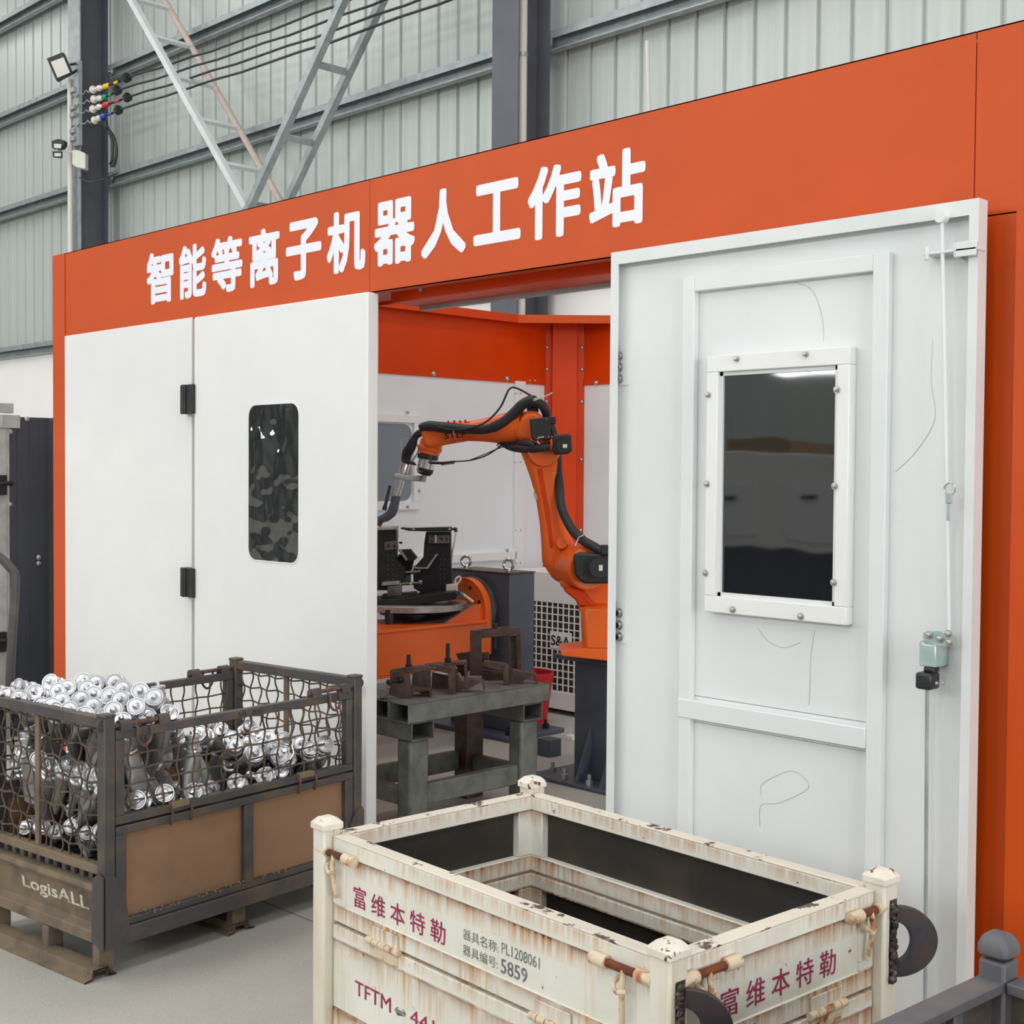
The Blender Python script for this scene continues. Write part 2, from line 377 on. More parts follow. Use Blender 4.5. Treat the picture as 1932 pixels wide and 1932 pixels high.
# ribbed sheets, each 1.2 m wide
prof = []
def rib(x0): return [(x0, 0), (x0 + .252, 0), (x0 + .262, .03), (x0 + .288, .03), (x0 + .3, 0)]
pts = sum([rib(.3 * k) for k in range(4)], [])
mb = MB(); n = len(pts)
mb.add([(x, y, 3.3) for x, y in pts] + [(x, y, ROOF) for x, y in pts], [(i, i + 1, n + i + 1, n + i) for i in range(n - 1)])
shm = mesh_of(mb, 'wall_sheet', M['sheet'], 10)
for k in range(46): inst('wall_sheet', shm, wall, Matrix.Translation((-40 + 1.2 * k, YW + .0 + (k % 2) * .002, 0)))
def girt(z, x0, x1, h=.17):
    mb = MB(); y = YW - .21
    mb.box(x0, x1, y, y + .2, z + h / 2 - .01, z + h / 2).box(x0, x1, y, y + .01, z + h / 2 - .07, z + h / 2 - .01).box(x0, x1, y + .1, y + .11, z - h / 2, z + h / 2 - .01).box(x0, x1, y + .02, y + .1, z - h / 2, z - h / 2 + .01)
    return build('girt', mb, M['galv'], wall, smooth=False)
COLX = [-25.4, -17.05, -8.705, -.36, 8.0]
for z in (3.44, 5.6, 7.05, 8.5):
    for a, b in zip(COLX[:-1], COLX[1:]): girt(z, a + .1, b - .1)
lab = ['dark grey steel column with a white conduit and wires fixed to it', 'dark grey steel column with a thick white pipe running up it']
for k, X in enumerate(COLX[1:3]):
    c = thing('steel_column', lab[k], 'column', (X, YW - .4, 0), kind='structure'); hw = .17
    build('front_flange', MB().box(X - hw, X + hw, YW - .62, YW - .605, 0, ROOF), M['galv'] if k == 0 else M['column'], c, smooth=False)
    build('web', MB().box(X - .008, X + .008, YW - .605, YW - .215, 0, ROOF), M['column'], c, smooth=False)
    build('back_flange', MB().box(X - hw, X + hw, YW - .225, YW - .21, 0, ROOF), M['column'], c, smooth=False)
# the white pipe on the middle column
X = COLX[2]
p0 = onY(984, 300, YW - .5)
pp = thing('drain_pipe', 'thick white plastic pipe running up the middle steel column', 'pipe', (p0.x, YW - .5, 0))
build('pipe_run', MB().cyl((p0.x, YW - .5, 0), (p0.x, YW - .5, ROOF), .045, n=20), M['pipe'], pp)
for z in (3.42, 2.2, 6.5): build('coupling', MB().cyl((p0.x, YW - .5, z), (p0.x, YW - .5, z + .12), .056, n=20), M['pipe'], pp)
for y in (108,):
    q = onY(984, y, YW - .5); build('pipe_clamp', MB().cyl((p0.x, YW - .5, q.z), (p0.x, YW - .5, q.z + .035), .052, n=20).box(p0.x - .12, p0.x - .04, YW - .52, YW - .5, q.z, q.z + .03), M['galv'], pp)
a = onY(1221, 78, YW - .22); b = onY(1226, 300, YW - .22)
tag(build('thin_conduit', MB().tube([a, Vector((b.x, a.y, b.z)), Vector((b.x, a.y, .2))], .019, 10), M['pipe']), 'thin cream conduit dropping from the girt above the orange sign beam', 'pipe')
# lattice braces between the columns
def brace(name, label, pa, pb, Yf, Yb, mf, mbk, mr, half, dround, rs, sp):
    """pa, pb: pixel ends of the front rail, at depth Y = Yf"""
    A = onY(*pa, Yf); B = onY(*pb, Yf); off = Vector((0, Yb - Yf, 0))
    d = (B - A); ext = A - d * .9 ; low = B + d * .35
    t = thing(name, label, 'brace', tuple(low))
    build('front_rail', MB().bar(ext, low, half * 2, half * 2, (0, 1, 0)), mf, t, smooth=False)
    if dround: build('rear_rail', MB().cyl(ext + off, low + off, half * 1.1, n=12), mbk, t)
    else: build('rear_rail', MB().bar(ext + off, low + off, half * 2, half * 2, (0, 1, 0)), mbk, t, smooth=False)
    L = (low - ext).length; u = (low - ext) / L; k = rs
    while k < L:
        p = ext + u * k; mbx = MB().bar(p, p + off, half * 1.3, half * 1.5, u)
        build('rung', mbx, mr, t, smooth=False); k += sp
Yf, Yb = 8.15, 8.58
brace('lattice_brace', 'white and tan lattice brace slanting down to the right', (248, 0), (468, 395), Yf, Yf + .54, M['brace_white'], M['brace_tan'], M['brace_white'], .035, True, .3, .78)
brace('lattice_brace', 'grey galvanised lattice brace rising to the right behind the black cables', (648, 0), (470, 392), Yf, Yb, M['galv'], M['galv'], M['galv'], .04, False, .36, .86)
# roof, opposite wall, side walls
rf = build('ceiling', MB().box(-40, 16, -15, 11, ROOF, ROOF + .1), M['roof'], smooth=False); tag(rf, 'grey sheet metal roof of the hall', 'ceiling', kind='structure')
o = thing('wall_front', 'opposite hall wall with a band of high windows', 'wall', (0, -15, 0), kind='structure')
build('wall_face', MB().box(-40, 16, -15.2, -15, 0, 5.4).box(-40, 16, -15.2, -15, 7.8, ROOF), M['sheet'], o, smooth=False)
build('window_glass', MB().box(-40, 16, -15.05, -15, 5.4, 7.8), M['lens'], o, smooth=False)
mb = MB()
for k in range(28): mb.box(-40 + 2 * k, -39.92 + 2 * k, -14.98, -14.6, 5.4, 7.8)
build('mullion', mb.box(-40, 16, -14.66, -14.6, 6.56, 6.64), M['galv'], o, smooth=False, kind='stuff')
o = build('wall_left', MB().box(-40.2, -40, -15, 11, 0, ROOF), M['sheet'], smooth=False); tag(o, 'far end wall of the hall', 'wall', kind='structure')
o = build('wall_right', MB().box(16, 16.2, -15, 11, 0, ROOF), M['sheet'], smooth=False); tag(o, 'near end wall of the hall', 'wall', kind='structure')
# machine enclosure opposite, which the dark panes mirror
t = thing('machine_cabinet', 'white machine cabinet on the far side of the aisle, mirrored in the door pane', 'cabinet', (-7.5, -3.6, 0))
build('body', MB().box(-11, -4.6, -4.6, -3.6, .95, 1.84), M['white'], t, bevel=.02); build('base', MB().box(-10.8, -4.8, -4.5, -3.7, 0, .95), M['slate'], t)
for X in (-7.9, -7.0, -9.2):
    h = build('hatch', MB().box(X, X + .6, -3.6, -3.585, 1.05, 1.55), M['grey_panel'], t, bevel=.004)
    build('hatch_handle', MB().box(X + .25, X + .35, -3.585, -3.56, 1.38, 1.42), M['black'], h)
mb = MB().torus((-6.35, -3.59, 1.72), (0, 1, 0), .09, .012); mb.bar((-6.41, -3.59, 1.66), (-6.29, -3.59, 1.78), .02, .02)
build('prohibition_sign', mb, M['redtape'], t)
tag(build('cardboard_stack', MB().box(-8.9, -8.0, -6.4, -5.2, 0, 2.05), M['cardboard'], bevel=.01), 'brown stack of packed goods behind the opposite machine cabinet', 'boxes')

# ------------------------------------------------------------------ robot cell enclosure
YF = 3.5
cell = thing('robot_cell', 'orange and white robot workstation enclosure with folding doors', 'enclosure', (-4.4, YF, 0))
bolt_me = mesh_of(MB().lathe([(.011, 0), (.011, .004), (.0075, .004), (.0075, .010), (.004, .0125)], 12), 'bolt', M['bolt'])
dome_me = mesh_of(MB().lathe([(.016, 0), (.015, .004), (.010, .009), (.004, .011)], 12), 'bolt', M['bolt'])
def bolt(parent, p, d, s=1, me=None):
    return inst('bolt', me or bolt_me, parent, axis_matrix(p, d) @ Matrix.Scale(s, 4))
xs = [-7.34, -7.19, -4.423, -1.747, -1.15]
zb, zt = 2.398, 2.873
def fascia(x0, x1, z0=zb, z1=zt, label=None):
    g = .0015
    mb = MB().box(x0 + g, x1 - g, YF, YF + .004, z0, z1).box(x0 + g, x1 - g, YF, YF + .06, z1 - .004, z1).box(x0 + g, x1 - g, YF, YF + .05, z0, z0 + .004)
    return build('fascia_panel', mb, M['orange'], cell, smooth=False, label=label)
fascia(xs[1], xs[2], label='orange sign panel with the first six white characters'); fascia(xs[2], xs[3], label='orange sign panel with the last five white characters')
fascia(xs[3], xs[4], 2.36, zt + .0)
build('corner_post', MB().box(xs[0], xs[1] - .003, YF - .004, YF + .2, 0, zt), M['orange'], cell, smooth=False, label='orange left corner post')
xr = onY(1907, 1000, YF - .03).x
build('right_post', MB().box(xs[3] + .0, xr, YF, YF + .2, 0, 2.36), M['orange'], cell, smooth=False)
build('right_post_flange', MB().box(xr, xr + .5, YF - .03, YF + .2, 0, 2.36).box(xs[3] - .25, xs[3], YF + .02, YF + .2, 0, 2.4), M['orange'], cell, smooth=False)
# head beam, underside and door track
build('head_beam', MB().box(xs[1], xs[4], YF + .05, YF + .31, zb + .012, zb + .03).box(xs[1], xs[4], YF + .30, YF + .312, zb + .0, zt - .02).box(xs[1], xs[4], YF + .06, YF + .3, zt - .02, zt - .01)
      .box(-4.44, -3.0, YF + .13, YF + .142, zb - .03, zb + .02).box(-4.44, -3.0, YF + .142, YF + .30, zb - .03, zb - .022), M['orange_dark'], cell, smooth=False)
build('door_track', MB().box(-4.44, -3.0, YF + .29, YF + .325, zb - .045, zb - .01), M['galv'], cell, smooth=False)
bolt(cell, onY(795, 545, YF + .125), (0, -1, 0), 1.1)
# sign characters
chars = [('智', 277, 328), ('能', 338, 390), ('等', 399, 458), ('离', 470, 528), ('子', 540, 607), ('机', 617, 690), ('器', 706, 784), ('人', 795, 880), ('工', 894, 983), ('作', 996, 1097), ('站', 1112, 1218)]
for ch, a, b in chars:
    ym = 520 - (a - 280) * .175
    X0 = onY(a, ym, YF).x; X1 = onY(b, ym, YF).x
    z0, z1 = (2.5, 2.765) if ch != '工' else (2.517, 2.748)
    text_on('sign_character', ch, M['sign'], cell, (X0, YF, z0), (1, 0, 0), (0, 0, 1), X1 - X0, z1 - z0, .034, .0015)
# left fixed leaf and the folding leaf beside it
l1 = build('door_leaf', MB().box(-7.187, -5.822, YF - .008, YF + .035, .02, 2.404), M['white'], cell, bevel=.003, label='plain white door leaf at the far left')
Y2 = YF - .035
xl = onY(366, 620, Y2).x; xrr = onY(692, 1000, Y2).x
l2 = build('door_leaf', MB().box(xl, xrr, Y2, Y2 + .06, .03, onY(600, 564, Y2).z), M['white'], cell, bevel=.006, label='white door leaf with a tall rounded dark window')
def rrect(x0, x1, z0, z1, r, k=5):
    out = []
    for cx, cz, a0 in ((x1 - r, z1 - r, 0), (x0 + r, z1 - r, 90), (x0 + r, z0 + r, 180), (x1 - r, z0 + r, 270)):
        for i in range(k + 1):
            a = R(a0 + 90 * i / k); out.append((cx + r * math.cos(a), cz + r * math.sin(a)))
    return out
XZ = lambda Y: Matrix(((1, 0, 0, 0), (0, 0, -1, Y), (0, 1, 0, 0), (0, 0, 0, 1)))
wa = onY(470, 780, Y2); wb = onY(564, 1040, Y2)
wz1 = onY(515, 763, Y2).z; wz0 = onY(517, 1059, Y2).z
ring = rrect(wa.x - .006, wb.x + .006, wz0 - .006, wz1 + .006, .06); inr = rrect(wa.x, wb.x, wz0, wz1, .055)
mbr = MB(); n = len(ring)
mbr.add([(p[0], p[1], 0) for p in ring] + [(p[0], p[1], .004) for p in ring] + [(p[0], p[1], .004) for p in inr] + [(p[0], p[1], -.0005) for p in inr],
        sum([[(i, (i + 1) % n, n + (i + 1) % n, n + i), (n + i, n + (i + 1) % n, 2 * n + (i + 1) % n, 2 * n + i), (2 * n + i, 2 * n + (i + 1) % n, 3 * n + (i + 1) % n, 3 * n + i)] for i in range(n)], []), XZ(Y2))
build('window_rim', mbr, M['white'], l2)
build('window_pane', MB().prism(inr, .0005, .002, XZ(Y2)), M['pane_wavy'], l2, label='dark glossy pane with rounded corners')
for y in (754, 1098):
    q = onY(362, y, YF - .01)
    h = build('hinge', MB().box(q.x - .045, q.x + .002, YF - .05, YF - .008, q.z - .072, q.z + .072).box(q.x + .012, q.x + .075, Y2 - .016, Y2, q.z - .072, q.z + .072).cyl((q.x, YF - .052, q.z - .072), (q.x, YF - .052, q.z + .072), .013, n=12), M['black_metal'], cell, bevel=.003, label='black door hinge')
# far side wall, back walls and corner column of the cell
XS = -7.2; YE = 7.42; CB = .22; YB = YE + CB
side = build('side_wall', MB().box(XS - .04, XS, YF + .2, YE, .15, 2.34), M['grey_panel'], cell, smooth=False, label='light grey inner side wall')
def srail(z0, z1, y0, y1, t=.03): return MB().box(XS, XS + t, y0, y1, z0, z1)
build('wall_rail', srail(1.02 - .035, 1.02 + .03, YF + .2, onX(967, 900, XS).y + .02), M['white'], cell, bevel=.004)
ysr = onX(968, 900, XS).y; ysr2 = onX(986, 900, XS).y
vp = build('wall_stile', MB().box(XS, XS + .03, ysr, ysr2, .15, 2.34), M['white'], cell, bevel=.003)
for y in (742, 872, 1000, 1062):
    for x in (973, 982):
        q = onX(x, y, XS + .031); bolt(vp, q, (1, 0, 0), .6)
q = onX(957, 1038, XS + .03); bolt(cell, q, (1, 0, 0), 1.2)
ob = MB().box(XS - .05, XS + .0, YF + .3, YE + .05, 2.37, 2.80).box(XS, XS + .012, YF + .3, YE, 2.325, 2.375)
build('side_beam', ob, M['orange_dark'], cell, smooth=False, label='orange beam along the far side wall')
for x, y in ((818, 705), (957, 714), (1000, 718), (1010, 718)): bolt(cell, onX(x, y, XS + .013), (1, 0, 0), 1.3 if x < 960 else .6, dome_me)
# window of the side wall
wy0 = onX(792, 900, XS + .02).y
wf = MB(); y0, y1, z0, z1 = wy0 - .9, wy0, onX(770, 962, XS + .02).z, onX(770, 783, XS + .02).z; fw = .055
wf.box(XS, XS + .025, y0, y1, z0, z0 + fw).box(XS, XS + .025, y0, y1, z1 - fw, z1).box(XS, XS + .025, y0, y0 + fw, z0 + fw, z1 - fw).box(XS, XS + .025, y1 - fw, y1, z0 + fw, z1 - fw)
wfo = build('window_frame', wf, M['white'], cell, bevel=.003)
YZ = Matrix(((0, 0, 1, XS), (1, 0, 0, 0), (0, 1, 0, 0), (0, 0, 0, 1)))
build('window_pane', MB().prism(rrect(y0 + fw + .01, y1 - fw - .01, z0 + fw + .01, z1 - fw - .01, .07), .002, .006, YZ), M['pane_blue'], wfo, label='blue grey tinted pane with rounded corners')
for x, y in ((769, 778), (791, 926), (769, 956)): bolt(wfo, onX(x, y, XS + .026), (1, 0, 0), 1.1)
# back wall
XR2 = -1.3
build('rear_wall', MB().box(XS + CB, XR2, YB, YB + .04, .15, 2.34), M['grey_panel'], cell, smooth=False)
build('rear_beam', MB().box(XS + CB, XR2, YB, YB + .05, 2.37, 2.80).box(XS + CB, XR2, YB - .012, YB, 2.325, 2.375), M['orange_dark'], cell, smooth=False)
bolt(cell, onY(1124, 722, YB - .013), (0, -1, 0), 1.3, dome_me)
build('right_beam', MB().box(XR2, XR2 + .04, YF + .2, YB, 2.37, 2.8), M['orange_dark'], cell, smooth=False)
build('wall_plinth', MB().box(XS - .04, XS + .02, YF + .2, YE, 0, .15).box(XS + CB, XR2, YB - .02, YB + .04, 0, .15), M['slate'], cell, smooth=False)
# corner column: hat profile facing the diagonal
a0 = Vector((XS, YE, 0)); a1 = Vector((XS + CB, YB, 0)); dg = (a1 - a0); L = dg.length; dg.normalize(); nrm = Vector((dg.y, -dg.x, 0))
def CM(z): return Matrix(((dg.x, nrm.x, 0, a0.x), (dg.y, nrm.y, 0, a0.y), (0, 0, 1, 0), (0, 0, 0, 1)))
cc = build('corner_column', MB().box(.06, L - .06, -.06, .035, 0, 2.797, CM(0)).box(-.02, .07, -.07, -.01, 0, 2.797, CM(0)).box(L - .07, L + .02, -.07, -.01, 0, 2.797, CM(0)), M['orange_dark'], cell, bevel=.004, label='orange corner column with a raised middle')
for k, z in enumerate((2.62, 2.45, 2.2, 1.75, 1.2)):
    for u in (.02, L - .02): bolt(cc, CM(0) @ Vector((u, -.009, z)), nrm, .9, dome_me)
# top caps and corner gusset
zc = 2.80
build('top_cap', MB().box(XS - .06, XS + .09, YF + .3, 7.05, zc, zc + .03).box(XS + .075, XS + .09, YF + .3, 7.05, zc - .03, zc), M['orange_dark'], cell, smooth=False)
g = [(-7.26, 7.05), (-7.11, 7.05), (-6.62, 7.56), (-6.3, 7.58), (-6.3, 7.7), (-7.26, 7.7)]
build('corner_gusset', MB().prism(g, zc - .005, zc + .03), M['orange_dark'], cell, smooth=False)
build('gusset_lip', MB().bar((-7.12, 7.04, zc), (-6.60, 7.57, zc), .012, .06), M['orange'], cell, smooth=False)
build('top_cap', MB().box(-6.62, XR2, 7.56, 7.72, zc, zc + .03), M['orange_dark'], cell, smooth=False)

# ---- the big right door, folded open with its inside to the front
YD = 3.385
def D(x, y, Y=YD): return onY(x, y, Y)
X0 = D(1149, 900).x; X1 = D(1838, 900).x; ZT = D(1500, 425).z; Z0 = .03; fl = .018
door = build('door_leaf', MB().box(X0 + .006, X1 - .006, YD + .035, YD + .045, Z0, ZT - .006), M['door_inner'], cell, smooth=False, label='white door leaf folded open, showing its inner side with a dark window')
xa = D(1162, 900).x; xb = D(1820, 900).x
rim = MB().box(X0, X0 + .006, YD + .006, YD + .05, Z0, ZT).box(X1 - .006, X1, YD + .006, YD + .05, Z0, ZT).box(X0 + .006, X1 - .006, YD + .006, YD + .05, ZT - .006, ZT)
rim.box(X0, xa, YD, YD + .006, Z0, ZT).box(xb, X1, YD, YD + .006, Z0, ZT).box(xa, xb, YD, YD + .006, ZT - .042, ZT).box(xa, xb, YD, YD + .045, Z0, Z0 + .03)
build('door_rim', rim, M['white_edge'], door, smooth=False)
# stiffening frame of box section
fo = [D(1281, 900).x, D(1668, 900).x, D(1480, 498).z]; fwid = .052; Ys = YD + .035
fi0 = D(1303, 900).x; fi1 = D(1638, 900).x; 
mb = MB().box(fo[0], fi0, YD + .008, Ys, Z0, fo[2]).box(fi1, fo[1], YD + .008, Ys, Z0, fo[2]).box(fi0, fi1, YD + .008, Ys, fo[2] - .05, fo[2])
zr = D(1281, 1336).z
build('stiffener_frame', mb, M['door_inner'], door, bevel=.003)
build('cross_rail', MB().box(fo[0] - .0, fi1 + .0, YD + .004, Ys, zr - .03, zr + .03), M['door_inner'], door, bevel=.003)
# window frame
Yw = YD - .004
wx0, wx1 = D(1331, 900, Yw).x, D(1600, 900, Yw).x; ix0, ix1 = D(1352, 900, Yw).x, D(1576, 900, Yw).x
wzt, wzb = D(1332, 672, Yw).z, D(1332, 1154, Yw).z; izt, izb = wzt - .052, wzb + .052
mb = MB().box(wx0, wx1, Yw, Ys, izt, wzt).box(wx0, wx1, Yw, Ys, wzb, izb).box(wx0, ix0, Yw, Ys, izb, izt).box(ix1, wx1, Yw, Ys, izb, izt)
wfr = build('window_frame', mb, M['white'], door, bevel=.003)
g = .012
mb = MB().box(ix0, ix1, Yw + .012, Ys, izt - g, izt).box(ix0, ix1, Yw + .012, Ys, izb, izb + g).box(ix0, ix0 + g, Yw + .012, Ys, izb, izt).box(ix1 - g, ix1, Yw + .012, Ys, izb, izt)
build('window_bead', mb, M['white_edge'], door, smooth=False)
build('window_pane', MB().box(ix0 + g, ix1 - g, Yw + .02, Yw + .026, izb + g, izt - g), M['pane'], door, smooth=False, label='black mirror-like door pane')
for x, y in ((1390, 677), (1520, 668), (1336, 745), (1579, 735), (1334, 913), (1575, 917), (1331, 1081), (1573, 1099), (1383, 1150), (1511, 1163)): bolt(door, D(x, y, Yw), (0, -1, 0), .95)
for ys in ((672, 693, 715), (1156, 1179, 1201)):
    for y in ys:
        q = D(1170, y, YD + .035); bolt(door, q, (0, -1, 0), 1.5)
        inst('nut', mesh_of(MB().lathe([(.0105, 0), (.0105, .012)], 6), 'nut', M['black_metal']), door, axis_matrix(q + Vector((0, -.012, 0)), (0, -1, 0)))
    za, zb_ = D(1170, ys[0] - 22, YD + .033).z, D(1170, ys[2] + 12, YD + .033).z
    build('hinge_plate', MB().box(X0 + .012, D(1187, 700, Ys).x, Ys - .004, Ys, zb_, za), M['door_inner'], door, smooth=False)
# weld seams and scratches of the inner face
mb = MB(); ysm = YD + .034
for x, ya_, yb_ in ((1307, 545, 1322), (1305, 1372, 1640), (1660, 480, 1700)):
    q0 = D(x, ya_, ysm); q1 = D(x, yb_, ysm); mb.box(q0.x - .0007, q0.x + .0007, ysm, ysm + .001, q1.z, q0.z)
q0 = D(1310, 1318, ysm); q1 = D(1634, 1318, ysm); mb.box(q0.x, q1.x, ysm, ysm + .001, zr + .041, zr + .0425).box(q0.x, q1.x, ysm, ysm + .001, zr - .044, zr - .0428)
build('weld_seam', mb, M['text_grey'], door, smooth=False)
mb = MB()
for pl in (((1500, 533), (1530, 545), (1545, 575), (1553, 610), (1554, 645)), ((1760, 640), (1757, 720), (1764, 790), (1730, 850), (1690, 890)), ((1537, 1190), (1530, 1240), (1528, 1300), (1526, 1330)), ((1430, 1185), (1450, 1210), (1480, 1222), (1510, 1212)), ((1436, 1500), (1440, 1478), (1490, 1455), (1520, 1470), (1522, 1490), (1470, 1515), (1436, 1520), (1434, 1560))):
    mb.tube(smoothpath([D(x, y, ysm + .0006) for x, y in pl], 5), .0007, 4)
build('scratch', mb, M['galv'], door)
# latch rods, guide, gearbox
yr = YD - .012
ra, rb = D(1777, 410, yr), D(1790, 1198, yr)
rod = build('latch_rod', MB().tube([ra, Vector(((ra.x + rb.x) / 2 + .003, yr - .004, (ra.z + rb.z) / 2)), rb], .0055, 8).cyl(ra + Vector((0, .012, 0)), ra + Vector((0, -.012, 0)), .016, n=14), M['door_inner'], door, label='upper white latch rod')
rc, rd_ = D(1750, 1215, yr), D(1747, 1860, yr)
build('latch_rod', MB().cyl(rc, (rd_.x, yr, .05), .0055, n=8), M['galv'], door, label='lower bare steel latch rod')
q = D(1778, 475, yr)
gd = build('rod_guide', MB().box(q.x - .055, q.x + .1, yr - .006, Ys, q.z - .005, q.z + .003).box(q.x + .035, q.x + .04, yr - .006, Ys, q.z - .02, q.z + .02).cyl((q.x - .045, yr, q.z - .018), (q.x - .045, yr, q.z + .018), .008, n=8).box(q.x + .04, q.x + .1, yr - .006, yr - .002, q.z - .02, q.z + .02), M['white_edge'], door, bevel=.002)
q = D(1796, 922, yr)
build('key_ring', MB().torus((q.x, yr - .012, q.z), (0, 1, 0), .016, .0022), M['chrome'], door)
build('key', MB().box(q.x - .010, q.x + .008, yr - .016, yr - .011, q.z - .04, q.z - .012).box(q.x - .006, q.x + .004, yr - .016, yr - .012, q.z - .086, q.z - .04), M['galv'], door, bevel=.002)
q = D(1775, 1203, yr)
mb = MB().bar((D(1752, 1205).x, yr - .01, q.z - .0), (D(1795, 1200).x, yr - .01, q.z - .004), .006, .04, (0, 1, 0))
mb = MB().prism([(D(1750, 1200).x, q.z - .012), (D(1750, 1200).x, q.z + .012), (q.x, q.z + .022), (D(1797, 1200).x, q.z + .012), (D(1797, 1200).x, q.z - .02), (q.x, q.z - .024)], 0, .006, XZ(yr - .008))
lv = build('latch_lever', mb, M['zinc_blue'], door, bevel=.002)
for x, y in ((1753, 1198), (1774, 1205), (1790, 1196), (1743, 1216), (1792, 1212)): bolt(door, D(x, y, yr - .014), (0, -1, 0), 1.0)
b0 = D(1785, 1238, yr)
build('latch_box', MB().box(D(1769, 0).x, D(1800, 0).x, yr - .03, Ys, D(1785, 1258).z, D(1785, 1216).z), M['zinc_blue'], door, bevel=.003)
kx0, kx1 = D(1766, 0).x, D(1797, 0).x
kb = build('latch_handle', MB().box(kx0, kx1, yr - .045, yr + .01, D(1780, 1300).z, D(1780, 1268).z).box(kx0 + .015, kx1, yr - .03, yr + .01, D(1780, 1270).z, D(1780, 1256).z), M['black'], door, bevel=.008)
for x in (1768, 1780): bolt(door, D(x, 1289, yr - .045), (0, -1, 0), .45)
# second leaf folded behind the first
build('door_leaf', MB().box(X0 + .02, X1 - .2, YD + .055, YD + .1, Z0, ZT - .01), M['white'], cell, smooth=False, label='white door leaf folded flat behind the front one')
#PART2
# ------------------------------------------------------------------ mesh cage pallet at the left
def local(org, rz):
    m = Matrix.Translation(org) @ Matrix.Rotation(rz, 4, 'Z'); return m
C1 = (-4.375 - .0026, 2.553 + .022, 0); A1 = R(6.5)
cage = thing('mesh_cage_pallet', 'dark steel mesh cage pallet full of shiny metal canisters', 'cage pallet', C1, A1)
hw, hl = .377, .578
def cb(name, mb, mat, parent=cage, **k): return build(name, mb, mat, parent, world=False, **k)
ps = .042
for sx, sy in ((1, -1), (1, 1), (-1, 1), (-1, -1)):
    x0 = sx * hw; x1 = x0 - sx * ps; y0 = sy * hl; y1 = y0 - sy * ps
    xa_, xb_ = sorted((x0, x1)); ya_, yb_ = sorted((y0, y1))
    cb('post', MB().box(xa_, xb_, ya_, yb_, .1, .852), M['cage'], bevel=.004)
    cb('post_cap', MB().box(xa_ - .002, xb_ + .002, ya_ - .002, yb_ + .002, .848, .86), M['cage'], bevel=.004)
    g = MB(); t = .006
    g.prism([(x0 + sx * t, .095), (x0 + sx * t, .335), (x0 - sx * .02, .345), (x0 - sx * .05, .325), (x0 - sx * .055, .12)][::1], 0, t, Matrix(((1, 0, 0, 0), (0, 0, -sy * -1, y0 if sy > 0 else y0 - t), (0, 1, 0, 0), (0, 0, 0, 1))))
    g.prism([(y0, .095), (y0, .345), (y0 - sy * .035, .335), (y0 - sy * .075, .27), (y0 - sy * .09, .16), (y0 - sy * .06, .1)], 0, t, Matrix(((0, 0, 1, x0 if sx > 0 else x0 - t), (1, 0, 0, 0), (0, 1, 0, 0), (0, 0, 0, 1))))
    cb('corner_gusset', g, M['cage'])
def crimped(axis, u0, u1, fixed_v, plane, amp, pitch, inplane, r=.0028, ph=0):
    """wire along u; plane(u, v, w) -> local point"""
    pts = []; L = u1 - u0; n = max(3, int(L / pitch * 4))
    for k in range(n + 1):
        u = u0 + L * k / n; s = math.sin(2 * math.pi * (u - u0) / (2 * pitch) + ph)
        pts.append(plane(u, fixed_v + inplane * s, amp * s) if axis == 0 else plane(fixed_v + inplane * s, u, amp * s))
    return pts
def mesh_panel(name, plane, u0, u1, v0, v1, pu, pv, in_v, in_h):
    mb = MB(); k = 0; u = u0 + pu / 2
    while u < u1:
        du = random.uniform(-.004, .004); mb.tube(crimped(1, v0, v1, u + du, plane, .003, pv, in_v, ph=math.pi * (k % 2)), .0036, 5); u += pu; k += 1
    v = v0 + pv * .7; k = 0
    while v < v1 - .01:
        dv = random.uniform(-.004, .004); mb.tube(crimped(0, u0, u1, v + dv, plane, .003, pu, in_h, ph=math.pi * (k % 2)), .0036, 5); v += pv; k += 1
    return cb(name, mb, M['wire'], kind='stuff')
inn = hw - ps / 2
# short sides (towards -Y and +Y), fixed frames
for sy, tag_ in ((-1, 'n'), (1, 'f')):
    yc = sy * (hl - .02)
    cb('top_rail', MB().box(-hw + ps, hw - ps, yc - .018, yc + .018, .812, .850), M['cage'], bevel=.004)
    cb('lower_rail', MB().box(-hw + ps, hw - ps, yc - .018, yc + .018, .335, .365), M['cage_dust'], bevel=.003)
    cb('middle_bar', MB().box(-.052, -.028, yc - .006, yc + .006, .36, .815), M['cage_dust'], bevel=.002)
    for a, b in ((-hw + ps, -.052), (-.028, hw - ps)):
        mesh_panel('wire_mesh', lambda u, v, w_, yc=yc: (u, yc + w_, v), a, b, .362, .815, .052, .057, .0065, .003)
    # lower beam: folded channel with worn lettering
    yo = sy * (hl + .004)
    mb = MB()
    prof = [(0, .302), (.018, .300), (.022, .285), (.016, .272), (-.0, .268), (-.012, .16), (0, .15), (.014, .145), (.014, .108), (-.03, .105), (-.03, .30)]
    pr = [(yo + sy * (p[0] - .016), p[1]) for p in prof]
    Mx = Matrix(((0, 0, 1, 0), (1, 0, 0, 0), (0, 1, 0, 0), (0, 0, 0, 1)))
    cb('base_beam', mb.prism(pr, -hw + .01, hw - .01, Mx), M['cage_dust'], bevel=.003)
